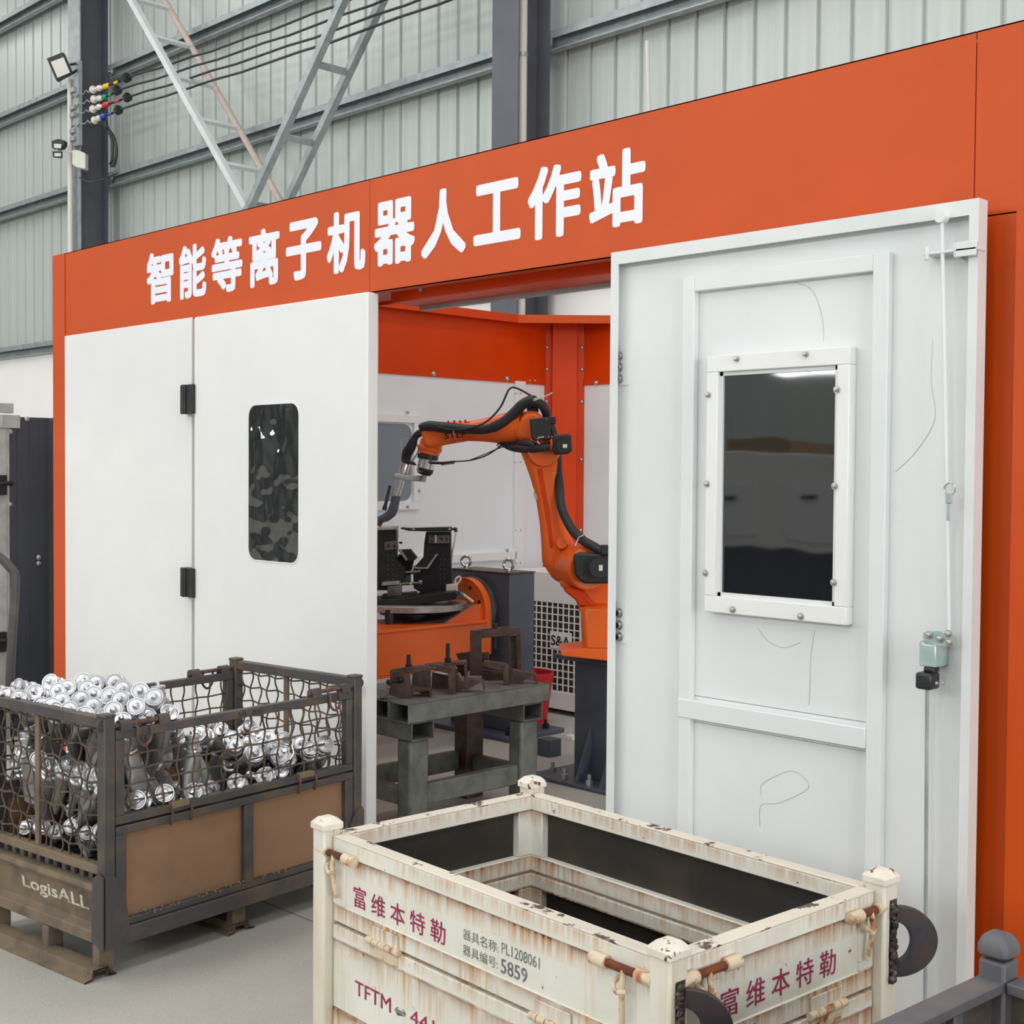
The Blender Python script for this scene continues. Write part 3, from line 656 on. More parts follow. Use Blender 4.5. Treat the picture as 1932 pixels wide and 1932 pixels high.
# grid deck between beams and contents
mb = MB()
for k in range(13): mb.box(-.33 + .052 * k, -.306 + .052 * k, -hl + .03, hl - .03, .30, .325)
cb('deck_slats', mb, M['steel'], kind='stuff')
cb('deck', MB().box(-hw + .02, hw - .02, -hl + .02, hl - .02, .14, .15), M['cage_dust'])
O1 = ROOTM[cage.name]
def onface(x, y, p, nrm_):  # viewing ray against a vertical plane in the cage frame
    d = ray(x, y); n_ = nrm_; return CAM + d * ((p - CAM).dot(n_) / d.dot(n_))
ux1 = (O1.to_3x3() @ Vector((1, 0, 0))); 
text_on('lettering', 'LogisALL', M['text_dim'], cage, O1 @ Vector((-.135, -hl + .0215, .188)), ux1, O1.to_3x3() @ Vector((0, -.111, 1)), .40, .058, .02, .0015, label='worn white stencilled lettering')
# long sides: lower sheet panel, upper hinged mesh gate
for sx in (1, -1):
    xc = sx * (hw - .02)
    f = lambda x0, x1, y0, y1, z0, z1: (min(sx * x0, sx * x1), max(sx * x0, sx * x1), y0, y1, z0, z1)
    Y0_, Y1_ = -hl + ps + .004, hl - ps - .004
    gate = cb('mesh_gate', MB().box(*f(hw - .034, hw - .004, Y0_, Y1_, .772, .802)).box(*f(hw - .034, hw - .004, Y0_, Y1_, .494, .522)).box(*f(hw - .034, hw - .004, Y0_, Y0_ + .034, .522, .772)).box(*f(hw - .034, hw - .004, Y1_ - .034, Y1_, .522, .772)), M['cage'], bevel=.003)
    mb = MB()
    wm = mesh_panel('wire_mesh', lambda u, v, w_, xc=xc: (xc + w_, u, v), Y0_ + .034, Y1_ - .034, .522, .772, .063, .052, .003, .002)
    wm.parent = gate
    low = cb('lower_frame', MB().box(*f(hw - .034, hw - .002, Y0_, Y1_, .460, .488)).box(*f(hw - .034, hw - .002, Y0_, Y0_ + .04, .2, .46)).box(*f(hw - .034, hw - .002, Y1_ - .04, Y1_, .2, .46)).box(*f(hw - .032, hw - .004, .0, .042, .175, .46)), M['cage'], bevel=.003)
    cb('sheet_panel', MB().box(*f(hw - .030, hw - .024, Y0_, Y1_, .15, .47)), M['cage_panel'], low, smooth=False)
    cb('side_beam', MB().box(*f(hw - .03, hw + .004, -hl + .05, hl - .05, .098, .155)).box(*f(hw - .03, hw - .006, -hl + .05, hl - .05, .155, .18)), M['cage'], bevel=.004)
    for yy in (-.28, .29):   # wire clips that hinge the gate
        for e in (-.04, .04):
            cb('hinge_ring', MB().tube(smoothpath([(sx * (hw - .02), yy + e, .515), (sx * (hw + .006), yy + e, .512), (sx * (hw + .010), yy + e, .49), (sx * (hw + .006), yy + e, .462), (sx * (hw - .004), yy + e, .458)], 3), .0045, 6), M['cage_rod'], gate)
        cb('hinge_pad', MB().box(*f(hw - .02, hw + .006, yy - .036, yy + .036, .508, .53)), M['cage_dust'], gate, bevel=.004)
    for s in (-1, 1):       # sliding bolts at the top corners
        yb = s * (hl - .02)
        cb('bolt_bar', MB().cyl((sx * (hw - .016), s * (hl + .006), .818), (sx * (hw - .016), s * (hl - .26), .818), .008, n=10), M['cage_rod'], gate)
        for q in (.085, .235): cb('bolt_sleeve', MB().cyl((sx * (hw - .016), s * (hl - q - .022), .816), (sx * (hw - .016), s * (hl - q + .022), .816), .0175, n=14).box(*f(hw - .033, hw + .001, s * (hl - q) - .022, s * (hl - q) + .022, .80, .816)), M['cage'], gate)
        yh = s * (hl - .15)
        cb('bolt_handle', MB().tube(smoothpath([(sx * (hw - .012), yh - .026, .818), (sx * (hw + .006), yh - .026, .80), (sx * (hw + .006), yh - .026, .765), (sx * (hw + .006), yh, .742), (sx * (hw + .006), yh + .026, .765), (sx * (hw + .004), yh + .026, .81)], 4), .0052, 6), M['cage_rod'], gate)
        cb('bolt_staple', MB().torus((sx * (hw - .016), s * (hl - .001), .825), (1, 0, 0), .017, .005, 12, 6), M['cage'], cage)
text_on('chalk_mark', '50   8½', M['text_black'], cage, O1 @ Vector((hw - .003, -.03, .778)), O1.to_3x3() @ Vector((0, 1, 0)), (0, 0, 1), .11, .016, .0, .0006)
# feet and runners
for x in (-.30, .03, .345 - .02):
    for y in (-hl + .03, 0, hl - .03):
        cb('foot', MB().box(x - .018, x + .018, y - .03, y + .03, .018, .105), M['cage_dust'], bevel=.004)
for y in (-hl + .0, 0, hl - .0):
    w_ = .06; pr = [(-w_, .0), (-w_ + .004, -.0), (-.03, .004), (-.024, .03), (.024, .03), (.03, .004), (w_, 0), (w_, .006), (.034, .01), (.03, .036), (-.03, .036), (-.034, .01), (-w_, .006)]
    pr = [(a + y, b) for a, b in pr]
    mb = MB(); n = len(pr)
    vs = [(-hw, a, b) for a, b in pr] + [(hw - .02, a, b) for a, b in pr]
    mb.add(vs, [(i, (i + 1) % n, n + (i + 1) % n, n + i) for i in range(n)])
    cb('runner', mb, M['cage_dust'])
mb = MB()
for k in range(60):
    y = random.uniform(-.47, .2); z = .18 + random.uniform(-.004, .012) + .00 * y
    p = Vector((hw + random.uniform(-.012, .004), y, z)); r = random.uniform(.002, .007)
    mb.lathe([(r * .3, 0), (r, r * .6), (r * .4, r * 1.3)], 5, Matrix.Translation(p) @ Matrix.Rotation(random.uniform(0, 3), 4, 'X'))
cb('dust_crumbs', mb, M['cage_dust'], kind='stuff')

# ---- canisters
head_prof = [(.0, .066), (.0055, .066), (.0085, .063), (.0085, .050), (.011, .048), (.021, .047), (.0235, .050), (.0265, .050), (.0275, .046), (.0265, .040), (.0235, .037), (.0235, .030), (.0265, .028), (.028, .024), (.0265, .019), (.0255, .012), (.0255, .006), (.031, .003), (.0335, -.001), (.034, -.007), (.031, -.010)]
cm = MB().lathe(head_prof[::-1] if False else head_prof, 28)
# lathe expects bottom to top for outward normals
cm = MB().lathe(head_prof[::-1], 28)
head_me = mesh_of(cm, 'canister', M['aluminium'], 22)
bm_ = MB()
ringsec = []
for z, rx, ry in ((-.009, .029, .029), (-.03, .033, .027), (-.07, .047, .020), (-.13, .056, .016), (-.2, .058, .012)):
    ringsec.append([(rx * math.cos(2 * math.pi * i / 12) * (1.08 if i % 3 else 1), ry * math.sin(2 * math.pi * i / 12), z) for i in range(12)])
vs = sum(ringsec, []); fs = []
for k in range(4):
    for i in range(12): fs.append((k * 12 + i, (k + 1) * 12 + i, (k + 1) * 12 + (i + 1) % 12, k * 12 + (i + 1) % 12))
fs.append(tuple(range(48, 60))); fs.append(tuple(reversed(range(12))))
bm_.add(vs, [tuple(reversed(f)) for f in fs])
skirt_me = mesh_of(bm_, 'sheet_skirt', M['dull'], 60)
ncan = [0]
def canister(p, ax, roll, s, label, group):
    p = inside(p, .036); ax = Vector(ax).normalized(); q = O1.inverted() @ (Vector(p) - ax * .205 * s)
    mg = .08 * s; q.x = max(-hw + mg, min(hw - mg, q.x)); q.y = max(-hl + mg, min(hl - mg, q.y)); q.z = max(.345, q.z)
    ax = (Vector(p) - (O1 @ q)).normalized()
    o = bpy.data.objects.new('metal_canister', head_me); COL.objects.link(o)
    o.matrix_world = axis_matrix(p, ax, roll) @ Matrix.Scale(s, 4)
    o['label'] = label; o['category'] = 'canister'
    if group: o['group'] = group
    c = bpy.data.objects.new('sheet_skirt', skirt_me); COL.objects.link(c); c.parent = o
    ncan[0] += 1
def inside(p, m=.045):
    q = O1.inverted() @ Vector(p); q.x = max(-hw + m, min(hw - m, q.x)); q.y = max(-hl + m, min(hl - m, q.y)); return O1 @ q
tocam = lambda p: (CAM - Vector(p)).normalized()
ORD = 'first second third fourth fifth sixth seventh eighth ninth tenth eleventh twelfth thirteenth fourteenth'.split()
def heads(pts, sc, x0, y0, zf, label, group, spread=.25, s=1.0, tilt=(.05, -.1, .25)):
    for k, (x, y) in enumerate(sorted(pts)):
        px, py = x0 + x / sc, y0 + y / sc; lb = label.replace('#', ORD[k])
        p = inside(onZ(px, py, zf(px, py)))
        d = tocam(p) + Vector(tilt) + Vector([random.uniform(-spread, spread) for _ in range(3)])
        d.normalize(); canister(p - d * .045, d, random.uniform(0, 6), s, lb, group)
top = [(20, 420), (120, 470), (280, 380), (240, 490), (380, 550), (400, 430), (570, 330), (600, 400), (530, 550), (690, 370), (620, 500), (850, 300), (880, 370), (820, 480), (700, 590), (950, 430), (970, 320), (1110, 440), (1160, 310), (1240, 380), (1220, 480), (940, 550), (860, 640), (1150, 590), (1420, 400), (1560, 460), (1380, 555), (470, 610)]
zt_f = lambda x, y: .835 + .0009 * (1321 + .168 * x - y)
for lo, hi, rn in ((0, 400, 'back'), (400, 515, 'middle'), (515, 800, 'front')):
    heads([q for q in top if lo <= q[1] < hi], 5.367, 0, 1230, zt_f, 'silver canister heaped above the rim, # from the left in the %s row' % rn, 'canisters heaped above the rim', .09, 1.12)
heads([(1280, 720), (1640, 700), (1850, 660), (1080, 660)], 5.367, 0, 1230, lambda x, y: .82, '# slumped silver canister from the left, just above the mesh gate rail', 'canisters at the edge of the heap', .2, 1.2, (-.3, .2, .5))
heads([(430, 800), (330, 760), (520, 870), (640, 780), (750, 830), (690, 920), (870, 870), (1020, 890), (1190, 940), (1320, 980), (1490, 960), (560, 940), (930, 970), (830, 950)], 5.367, 340, 1230, lambda x, y: .60, '# small silver canister from the left in the low pile behind the mesh gate', 'canisters in the lower right part of the load', .25, 1.05)
heads([(240, 850), (760, 1030), (1040, 1050), (1410, 1110), (1580, 1000)], 5.367, 340, 1230, lambda x, y: .60, '# large-headed canister from the left, facing out through the mesh gate', 'large canisters behind the mesh gate', .2, 1.3)
heads([(860, 1260), (600, 1330), (220, 1440)], 5.367, 340, 1230, lambda x, y: .535, '# canister from the left lying against the bottom rail of the mesh gate', 'canisters along the bottom rail', .2, 1.15)
heads([(1460, 1520), (1700, 1450)], 5.367, 0, 1230, lambda x, y: .55, '# silver canister from the left, low in the near corner behind the gate', 'canisters in the left corner', .2, 1.2)
def behind_left(x, y, dd, label, group, s=1.0, tilt=(.1, 0, .5)):
    pl = O1 @ Vector((0, -hl, 0)); n_ = O1.to_3x3() @ Vector((0, 1, 0)); p = onface(x / 5.367, 1230 + y / 5.367, pl, n_) + n_ * dd
    p = inside(p, .03); d = (tocam(p) + Vector(tilt) + Vector([random.uniform(-.2, .2) for _ in range(3)])).normalized(); canister(p - d * .04, d, random.uniform(0, 6), s, label, group)
for x, y in ((90, 1080), (300, 1190), (600, 1240), (820, 1280), (890, 1400), (910, 920), (200, 1130), (480, 1180), (30, 1180), (730, 1300)):
    _k = sorted([90, 300, 600, 820, 890, 910, 200, 480, 30, 730]).index(x); behind_left(x, y, .075, ORD[_k] + ' canister from the left standing halfway down behind the left mesh side', 'canisters halfway down the left mesh side', 1.1)
for x, y in ((60, 1800), (200, 1780), (330, 1830), (480, 1790), (640, 1860), (760, 1840), (880, 1870)):
    _k = [60, 200, 330, 480, 640, 760, 880].index(x); behind_left(x, y, .09, ORD[_k] + ' canister from the left at the bottom behind the left mesh side', 'canisters at the bottom of the left mesh side', .9)
# skirts and canisters packed underneath the visible ones
for k in range(34):
    x = random.uniform(-.31, .31); y = random.uniform(-.50, -.02); z = random.choice((.46, .58, .70, .78)) + random.uniform(-.03, .02)
    d = Vector((random.uniform(-.4, .4), random.uniform(-.7, .1), random.uniform(.5, 1)))
    canister(O1 @ Vector((x, y, z)), d, random.uniform(0, 6), 1.0, 'dull grey canister packed inside the high left half of the load', 'canisters packed inside the heap')
for k in range(18):
    x = random.uniform(-.31, .31); y = random.uniform(-.02, .5); z = random.choice((.40, .5)) + random.uniform(-.03, .03)
    d = Vector((random.uniform(-.2, .8), random.uniform(-.7, .3), random.uniform(.3, 1)))
    canister(O1 @ Vector((x, y, z)), d, random.uniform(0, 6), 1.0, 'grey canister packed underneath the low right half of the load', 'canisters packed under the right half')
for (px, py, rx, ry, rz_) in ((292, 1465, 20, 10, 60), (330, 1440, -15, 30, 20), (430, 1455, 10, -10, 80)):
    pass

# ------------------------------------------------------------------ rusty cream stillage in the foreground
C2 = (-2.0785, 2.295, 0); A2 = R(-3.3)
bn = thing('steel_stillage', 'cream painted steel stillage with rust stains and red stencilled characters', 'stillage', C2, A2)
O2 = ROOTM[bn.name]
def bb(name, mb, mat=None, parent=None, **k): return build(name, mb, mat or M['bin'], parent or bn, world=False, **k)
HU, HV, PS = .571, .345, .026
for sx, sy in ((-1, -1), (1, -1), (1, 1), (-1, 1)):
    cx, cy = sx * HU, sy * HV
    p = bb('post', MB().box(cx - PS, cx + PS, cy - PS, cy + PS, .02, .768), M['bin_post'], bevel=.006)
    cp = MB(); s1, s2 = PS + .0055, PS - .010
    vs = []
    for s, z in ((PS + .001, .758), (s1, .760), (s1, .774), (PS - .008, .787), (s2 - .006, .789)):
        c = s * .16; vs += [(cx + a, cy + b, z) for a, b in ((s, -s + c), (s, s - c), (s - c, s), (-s + c, s), (-s, s - c), (-s, -s + c), (-s + c, -s), (s - c, -s))]
    fs = [tuple(reversed(range(8))), tuple(range(32, 40))]
    for k in range(4):
        for i in range(8): j = (i + 1) % 8; fs.append((k * 8 + i, k * 8 + j, k * 8 + 8 + j, k * 8 + 8 + i))
    bb('post_cap', cp.add(vs, fs), M['bin_cap'], bevel=.0015)
    bb('foot_plate', MB().box(cx - .05, cx + .05, cy - .05, cy + .05, 0, .02), M['rust'])
def side_panel(sgn, along, label):
    """one wall of the stillage. along = 'u' (long) or 'v' (short)"""
    if along == 'u': a0, a1, off = -HU + PS + .003, HU - PS - .003, HV
    else: a0, a1, off = -HV + PS + .003, HV - PS - .003, HU
    def bx(mb, u0, u1, d0, d1, z0, z1):  # d: distance inward from the outer face
        q0, q1 = sorted((sgn * (off - d0), sgn * (off - d1)))
        return mb.box(u0, u1, q0, q1, z0, z1) if along == 'u' else mb.box(q0, q1, u0, u1, z0, z1)
    T = .036; e0 = -.002
    gate = bx(MB(), a0, a1, e0, T, .704, .742); bx(gate, a0, a1, e0 + .002, T, .534, .578); bx(gate, a0, a0 + .052, e0, T, .578, .704); bx(gate, a1 - .052, a1, e0, T, .578, .704)
    g = bb('drop_gate', gate, bevel=.003, label=label)
    bb('gate_rim', bx(MB(), a0, a1, e0 + .0, T, .741, .747), M['bin_rim'], g, bevel=.002)
    bb('gate_sheet', bx(MB(), a0 + .05, a1 - .05, .004, .008, .575, .705), M['bin'], g, smooth=False)
    bb('gate_lining', bx(MB(), a0 + .05, a1 - .05, .009, .013, .576, .704), M['bin_inner'], g, smooth=False, label='dark bare inner sheet')
    lowf = bx(MB(), a0, a1, e0, T, .486, .526); bx(lowf, a0, a1, e0, T, .27, .318); bx(lowf, a0, a0 + .05, e0 + .002, T, .318, .486); bx(lowf, a1 - .05, a1, e0 + .002, T, .318, .486)
    lw = bb('lower_frame', lowf, bevel=.003)
    bb('lower_sheet', bx(MB(), a0, a1, .002, .006, .15, .49), M['bin'], lw, smooth=False)
    bb('lower_lining', bx(MB(), a0 + .05, a1 - .05, .010, .014, .15, .488), M['bin_inner'], lw, smooth=False, label='dark bare inner sheet')
    bb('bottom_rail', bx(MB(), a0, a1, -.006, .04, .10, .16), M['bin'], bevel=.003)
    return g, lw
gf, lf_ = side_panel(-1, 'u', 'long drop gate on the near side'); gb, lb_ = side_panel(1, 'u', 'long drop gate on the door side')
gr, lr_ = side_panel(1, 'v', 'short drop gate at the right'); gl, ll_ = side_panel(-1, 'v', 'short drop gate at the left')
bb('base_sheet', MB().box(-HU, HU, -HV, HV, .14, .155), M['bin_inner'])
yf = -HV
def pt(along, sgn, a, out, z):
    return Vector((a, sgn * (HV + out), z)) if along == 'u' else Vector((sgn * (HU + out), a, z))
def gate_bolt(parent, along, sgn, a_out, a_in, z, sooty=False, drop=True):
    d = 1 if a_in > a_out else -1; o = .013
    L = abs(a_in - a_out)
    s = bb('bolt_bar', MB().cyl(pt(along, sgn, a_out, o, z), pt(along, sgn, a_out + d * L * .84, o, z), .0085, n=12), M['soot'] if sooty else M['rust'], parent)
    for q in (.22, .9):
        c = a_out + d * L * q
        bb('bolt_sleeve', MB().cyl(pt(along, sgn, c - .021, o, z), pt(along, sgn, c + .021, o, z), .0135, n=14).cyl(pt(along, sgn, c + d * .019, o, z), pt(along, sgn, c + d * .0225, o, z), .0085, n=12), M['bin_rust'], parent)
    c = a_out + d * L * .52
    bb('bolt_lever', MB().tube([pt(along, sgn, c, o + .003, z), pt(along, sgn, c, o + .008, z - .03), pt(along, sgn, c + d * .006, o, z - .105)], .006, 8), M['bin_rust'], parent)
    bb('lever_rest', MB().tube(smoothpath([pt(along, sgn, c - .022, o - .012, z - .022), pt(along, sgn, c - .022, o + .008, z - .03), pt(along, sgn, c - .008, o + .014, z - .042), pt(along, sgn, c + .012, o + .008, z - .038)], 4), .005, 8), M['bin_rust'], parent)
gate_bolt(gf, 'u', -1, -.602, -.437, .706, True)
gate_bolt(gf, 'u', -1, .565, .385, .706)
gate_bolt(gr, 'v', 1, .36, .215, .708); gate_bolt(gr, 'v', 1, -.345, -.16, .708)
def hinge(parent, along, sgn, a, z):
    mb = MB(); o = .006
    for k in range(5): c = a - .052 + .026 * k; mb.cyl(pt(along, sgn, c - .0115, o, z), pt(along, sgn, c + .0115, o, z), .0088, n=12)
    bb('hinge_barrel', mb, M['bin_rust'], parent)
    def pl(z0, z1):
        q = sorted((sgn * ((HV if along == 'u' else HU) + .001), sgn * ((HV if along == 'u' else HU) + .006)))
        return MB().box(a - .055, a + .055, q[0], q[1], z0, z1) if along == 'u' else MB().box(q[0], q[1], a - .055, a + .055, z0, z1)
    bb('hinge_plate', pl(z + .002, z + .038), M['bin'], parent, bevel=.004)
    bb('hinge_plate', pl(z - .036, z - .002), M['bin_rust'], parent, bevel=.002)
hinge(lf_, 'u', -1, -.322, .53); hinge(lf_, 'u', -1, .26, .53); hinge(lr_, 'v', 1, .145, .53); hinge(lr_, 'v', 1, -.30, .53)
# crescent lifting lugs
lugp = []
for k in range(25):
    a = R(-92 + 184 * k / 24); lugp.append((.012 + .088 * math.cos(a), .078 * math.sin(a)))
for k in range(25):
    a = R(80 - 160 * k / 24); lugp.append((-.004 + .056 * math.cos(a) * .8, .046 * math.sin(a)))
def lug(cx, cy, zc_):
    # flat ring segment, standing out along +v from the side of the post
    mm = Matrix(((0, 0, 1, cx - .007), (1, 0, 0, cy), (0, 1, 0, zc_), (0, 0, 0, 1)))
    l_ = bb('lifting_lug', MB().prism(lugp, 0, .014, mm), M['lug'], bevel=.002, label='dark crescent-shaped lug')
    mb = MB()
    for k in range(11):
        z = zc_ - .075 + .015 * k
        mb.lathe([(.003, -.009), (.009, -.004), (.010, .003), (.004, .009)], 8, Matrix.Translation((cx + random.uniform(-.004, .004), cy - .004 + random.uniform(-.003, .003), z)) @ Matrix.Rotation(random.uniform(0, 3), 4, 'X'))
    bb('weld_bead', mb, M['weld'], l_)
    bb('scorched_plate', MB().box(cx - .018, cx + .018, cy - .012, cy - .0085, zc_ - .095, zc_ + .095), M['soot'], l_, bevel=.002)
U2 = O2.to_3x3() @ Vector((1, 0, 0)); V2 = O2.to_3x3() @ Vector((0, 1, 0)); Z2 = Vector((0, 0, 1))
def lug2(cx, cy, zc_):
    """lug on the outer (+u) face, lying in the plane that faces the camera"""
    dirv = Vector((.62, .78, 0)).normalized(); nv = Vector((dirv.y, -dirv.x, 0))
    mm = Matrix(((dirv.x, 0, nv.x, cx), (dirv.y, 0, nv.y, cy), (0, 1, 0, zc_), (0, 0, 0, 1)))
    l_ = bb('lifting_lug', MB().prism(lugp, -.008, .008, mm), M['lug'], bevel=.002, label='dark crescent-shaped lug')
    mb = MB()
    for side in (-1, 1):
        for k in range(30):
            z = zc_ - .085 + .0058 * k; off = side * .011
            mb.lathe([(.003, -.007), (.0065, -.003), (.007, .003), (.003, .007)], 8, Matrix.Translation((cx + nv.x * off + random.uniform(-.003, .003), cy + nv.y * off + random.uniform(-.004, .004), z)) @ Matrix.Rotation(random.uniform(-.9, .9), 4, 'X') @ Matrix.Scale(random.uniform(.8, 1.25), 4))
    bb('weld_bead', mb, M['weld'], l_)
    bb('scorched_plate', MB().box(HU + PS, HU + PS + .0012, cy - .014, cy + .012, zc_ - .092, zc_ + .092), M['weld'], l_, smooth=False)
lug2(HU + PS - .002, HV + .008, .632); lug2(HU + PS - .002, -HV + .004, .625)
# lettering
yo = -HV - .0
def ft(body, u0, u1, z0, z1, mat, bold=0.0, lift=.0032): text_on('lettering', body, mat, bn, O2 @ Vector((u0, -HV - .000 + .0035, z0)), U2, Z2, u1 - u0, z1 - z0, bold, lift + .001)
def gsheet(body, u0, u1, z0, z1, mat, bold=0.0): text_on('lettering', body, mat, gf, O2 @ Vector((u0, -HV + .004, z0)), U2, Z2, u1 - u0, z1 - z0, bold, .0008)
gsheet('富 维 本 特 勒', -.458, -.098, .590, .642, M['text_red'], .006)
gsheet('器具名称:', -.036, .084, .624, .648, M['text_grey'], .0)
gsheet('PL1208061', .094, .214, .628, .652, M['text_grey'], 0)
gsheet('器具编号:', -.036, .082, .589, .613, M['text_grey'], .0)
gsheet('5859', .092, .176, .586, .617, M['text_grey'], .006)
def lsheet(body, u0, u1, z0, z1, mat, bold=0.0): text_on('lettering', body, mat, lf_, O2 @ Vector((u0, -HV + .002, z0)), U2, Z2, u1 - u0, z1 - z0, bold, .0008)
lsheet('TFTM', -.448, -.30, .376, .411, M['text_red'], .004); lsheet('⇔', -.286, -.238, .378, .4, M['text_grey'], 0); lsheet('4410-0  A', -.225, .06, .374, .411, M['text_red'], 0)
text_on('lettering', '富 维 本 特 勒', M['text_red'], gr, O2 @ Vector((HU - .004, -.19, .594)), V2, Z2, .375, .056, .006, .0008)

# ------------------------------------------------------------------ dark bin at the bottom right
C3 = (-1.117, 2.388, 0); A3 = R(-3.6)
db = thing('dark_steel_bin', 'dark grey steel bin standing at the right edge, with a domed corner post', 'bin', C3, A3)
def dd(name, mb, mat=None, **k): return build(name, mb, mat or M['dark_bin'], db, world=False, **k)
s = .027
dpost = lambda cx, cy: MB().box(cx - s, cx + s, cy - s, cy + s, .02, .745)
def dome(cx, cy):
    vs = []; prof = ((s + .001, .752), (s + .004, .755), (s + .004, .770), (s - .001, .783), (s * .72, .791), (s * .4, .794))
    for q, z in prof: c = q * .28; vs += [(cx + a, cy + b, z) for a, b in ((q, -q + c), (q, q - c), (q - c, q), (-q + c, q), (-q, q - c), (-q, -q + c), (-q + c, -q), (q - c, -q))]
    fs = [tuple(reversed(range(8))), tuple(range(40, 48))]
    for k in range(5):
        for i in range(8): j = (i + 1) % 8; fs.append((k * 8 + i, k * 8 + j, k * 8 + 8 + j, k * 8 + 8 + i))
    return MB().add(vs, fs)
for cx, cy in ((0, 0), (1.1, 0), (0, -.8), (1.1, -.8)):
    dd('post', dpost(cx, cy), bevel=.006); dd('post_cap', dome(cx, cy), bevel=.003)
for (x0, x1, y0, y1, nm) in ((-.026, .026, -.77, -.02, 1), (.03, 1.07, -.026, .026, 0), (1.074, 1.126, -.77, -.03, 1), (.03, 1.07, -.826, -.774, 0)):
    dd('top_rail', MB().box(x0, x1, y0, y1, .69, .712), bevel=.003)
    if nm: dd('side_sheet', MB().box(x0 + .022, x0 + .028, y0, y1, .12, .69), M['dark_bin_sheet'], smooth=False)
    else: dd('side_sheet', MB().box(x0, x1, y0 + .022, y0 + .028, .12, .69), M['dark_bin_sheet'], smooth=False)
for yy in (-.17, -.42): dd('side_stiffener', MB().box(-.02, .02, yy - .015, yy + .015, .12, .69), bevel=.003)
dd('floor_sheet', MB().box(0, 1.1, -.8, 0, .12, .13), M['dark_bin_sheet'])
#PART3
# ------------------------------------------------------------------ lamps, wires and brackets at the left column
YL = 8.36
def dY(x, y, Y): return (onY(x, y, Y) - CAM).dot(FW)
def Q(x, y, Y=YL): return onY(x, y, Y)
DL = dY(140, 200, YL)
t = thing('flood_light', 'large square black floodlight tilted beside the dark steel column', 'lamp', tuple(Q(136, 127)))
h = build('housing', MB().slab([(90, 112), (121, 100), (137, 138), (108, 154)], DL - .12, .09), M['black'], t, bevel=.006)
build('lens', MB().slab([(96, 117), (120, 108), (132, 137), (109, 147)], DL - .17, .012), M['lens'], t, smooth=False)
build('bracket', MB().tube([P(133, 122, DL - .1), P(149, 119, DL), P(153, 124, DL)], .016, 8).tube([P(136, 139, DL - .1), P(152, 127, DL)], .016, 8), M['black'], t)
t = thing('twin_spot_light', 'small twin spotlight on an arm above a white junction box', 'lamp', tuple(Q(140, 285)))
build('spot_head', MB().slab([(100, 268), (112, 264), (125, 267), (124, 275), (117, 283), (101, 281)], DL - .1, .12), M['black'], t, bevel=.004)
build('spot_head', MB().slab([(100, 286), (117, 286), (117, 298), (101, 297)], DL - .12, .05), M['black'], t, bevel=.004)
build('lens', MB().slab([(102, 271), (116, 272), (115, 280), (102, 279)], DL - .17, .006).slab([(103, 289), (115, 289), (115, 295), (103, 295)], DL - .15, .006), M['lens'], t, smooth=False)
build('arm', MB().tube([P(117, 284, DL - .1), P(142, 288, DL - .02)], .012, 8).tube([P(108, 281, DL - .1), P(109, 288, DL - .1)], .02, 8), M['white_plastic'], t)
tag(build('junction_box', MB().slab([(139, 285), (149, 285), (164, 291), (164, 321), (146, 317), (139, 312)], DL - .02, .13), M['white_plastic'], bevel=.008), 'white junction box fixed to the dark steel column', 'box')
a = Q(132, 150); b = Q(131, 470)
tag(build('vertical_conduit', MB().cyl((a.x, YL, b.z - 2.6), (a.x, YL, a.z), .035, n=12), M['pipe']), 'cream plastic conduit running up the left face of the dark column', 'pipe')
a = Q(141, 130); b = Q(141, 275)
t = thing('insulator_bracket', 'galvanised bracket strip on the dark column that anchors four cables', 'bracket', (a.x, YL, b.z))
build('strip', MB().box(a.x - .09, a.x + .09, YL + .01, YL + .06, b.z, a.z + .1), M['galv'], t, smooth=False)
for y in (170, 203, 217, 247, 262):
    q = Q(139, y); build('clamp', MB().box(q.x - .06, q.x + .05, YL - .03, YL + .01, q.z - .03, q.z + .03), M['galv'], t, bevel=.004)
cab = [((135, 184), (172, 170), (197, 164), (226, 153), (239, 147), (612, 0), 'yellow', 'yellow'), ((135, 202), (174, 188), (196, 184), (212, 177), (221, 171), (674, 0), 'green', 'green'),
       ((135, 219), (172, 207), (196, 199), (229, 188), (240, 184), (736, 0), 'redtape', 'red'), ((135, 238), (176, 228), (192, 220), (213, 213), (223, 208), (792, 0), 'blue', 'blue')]
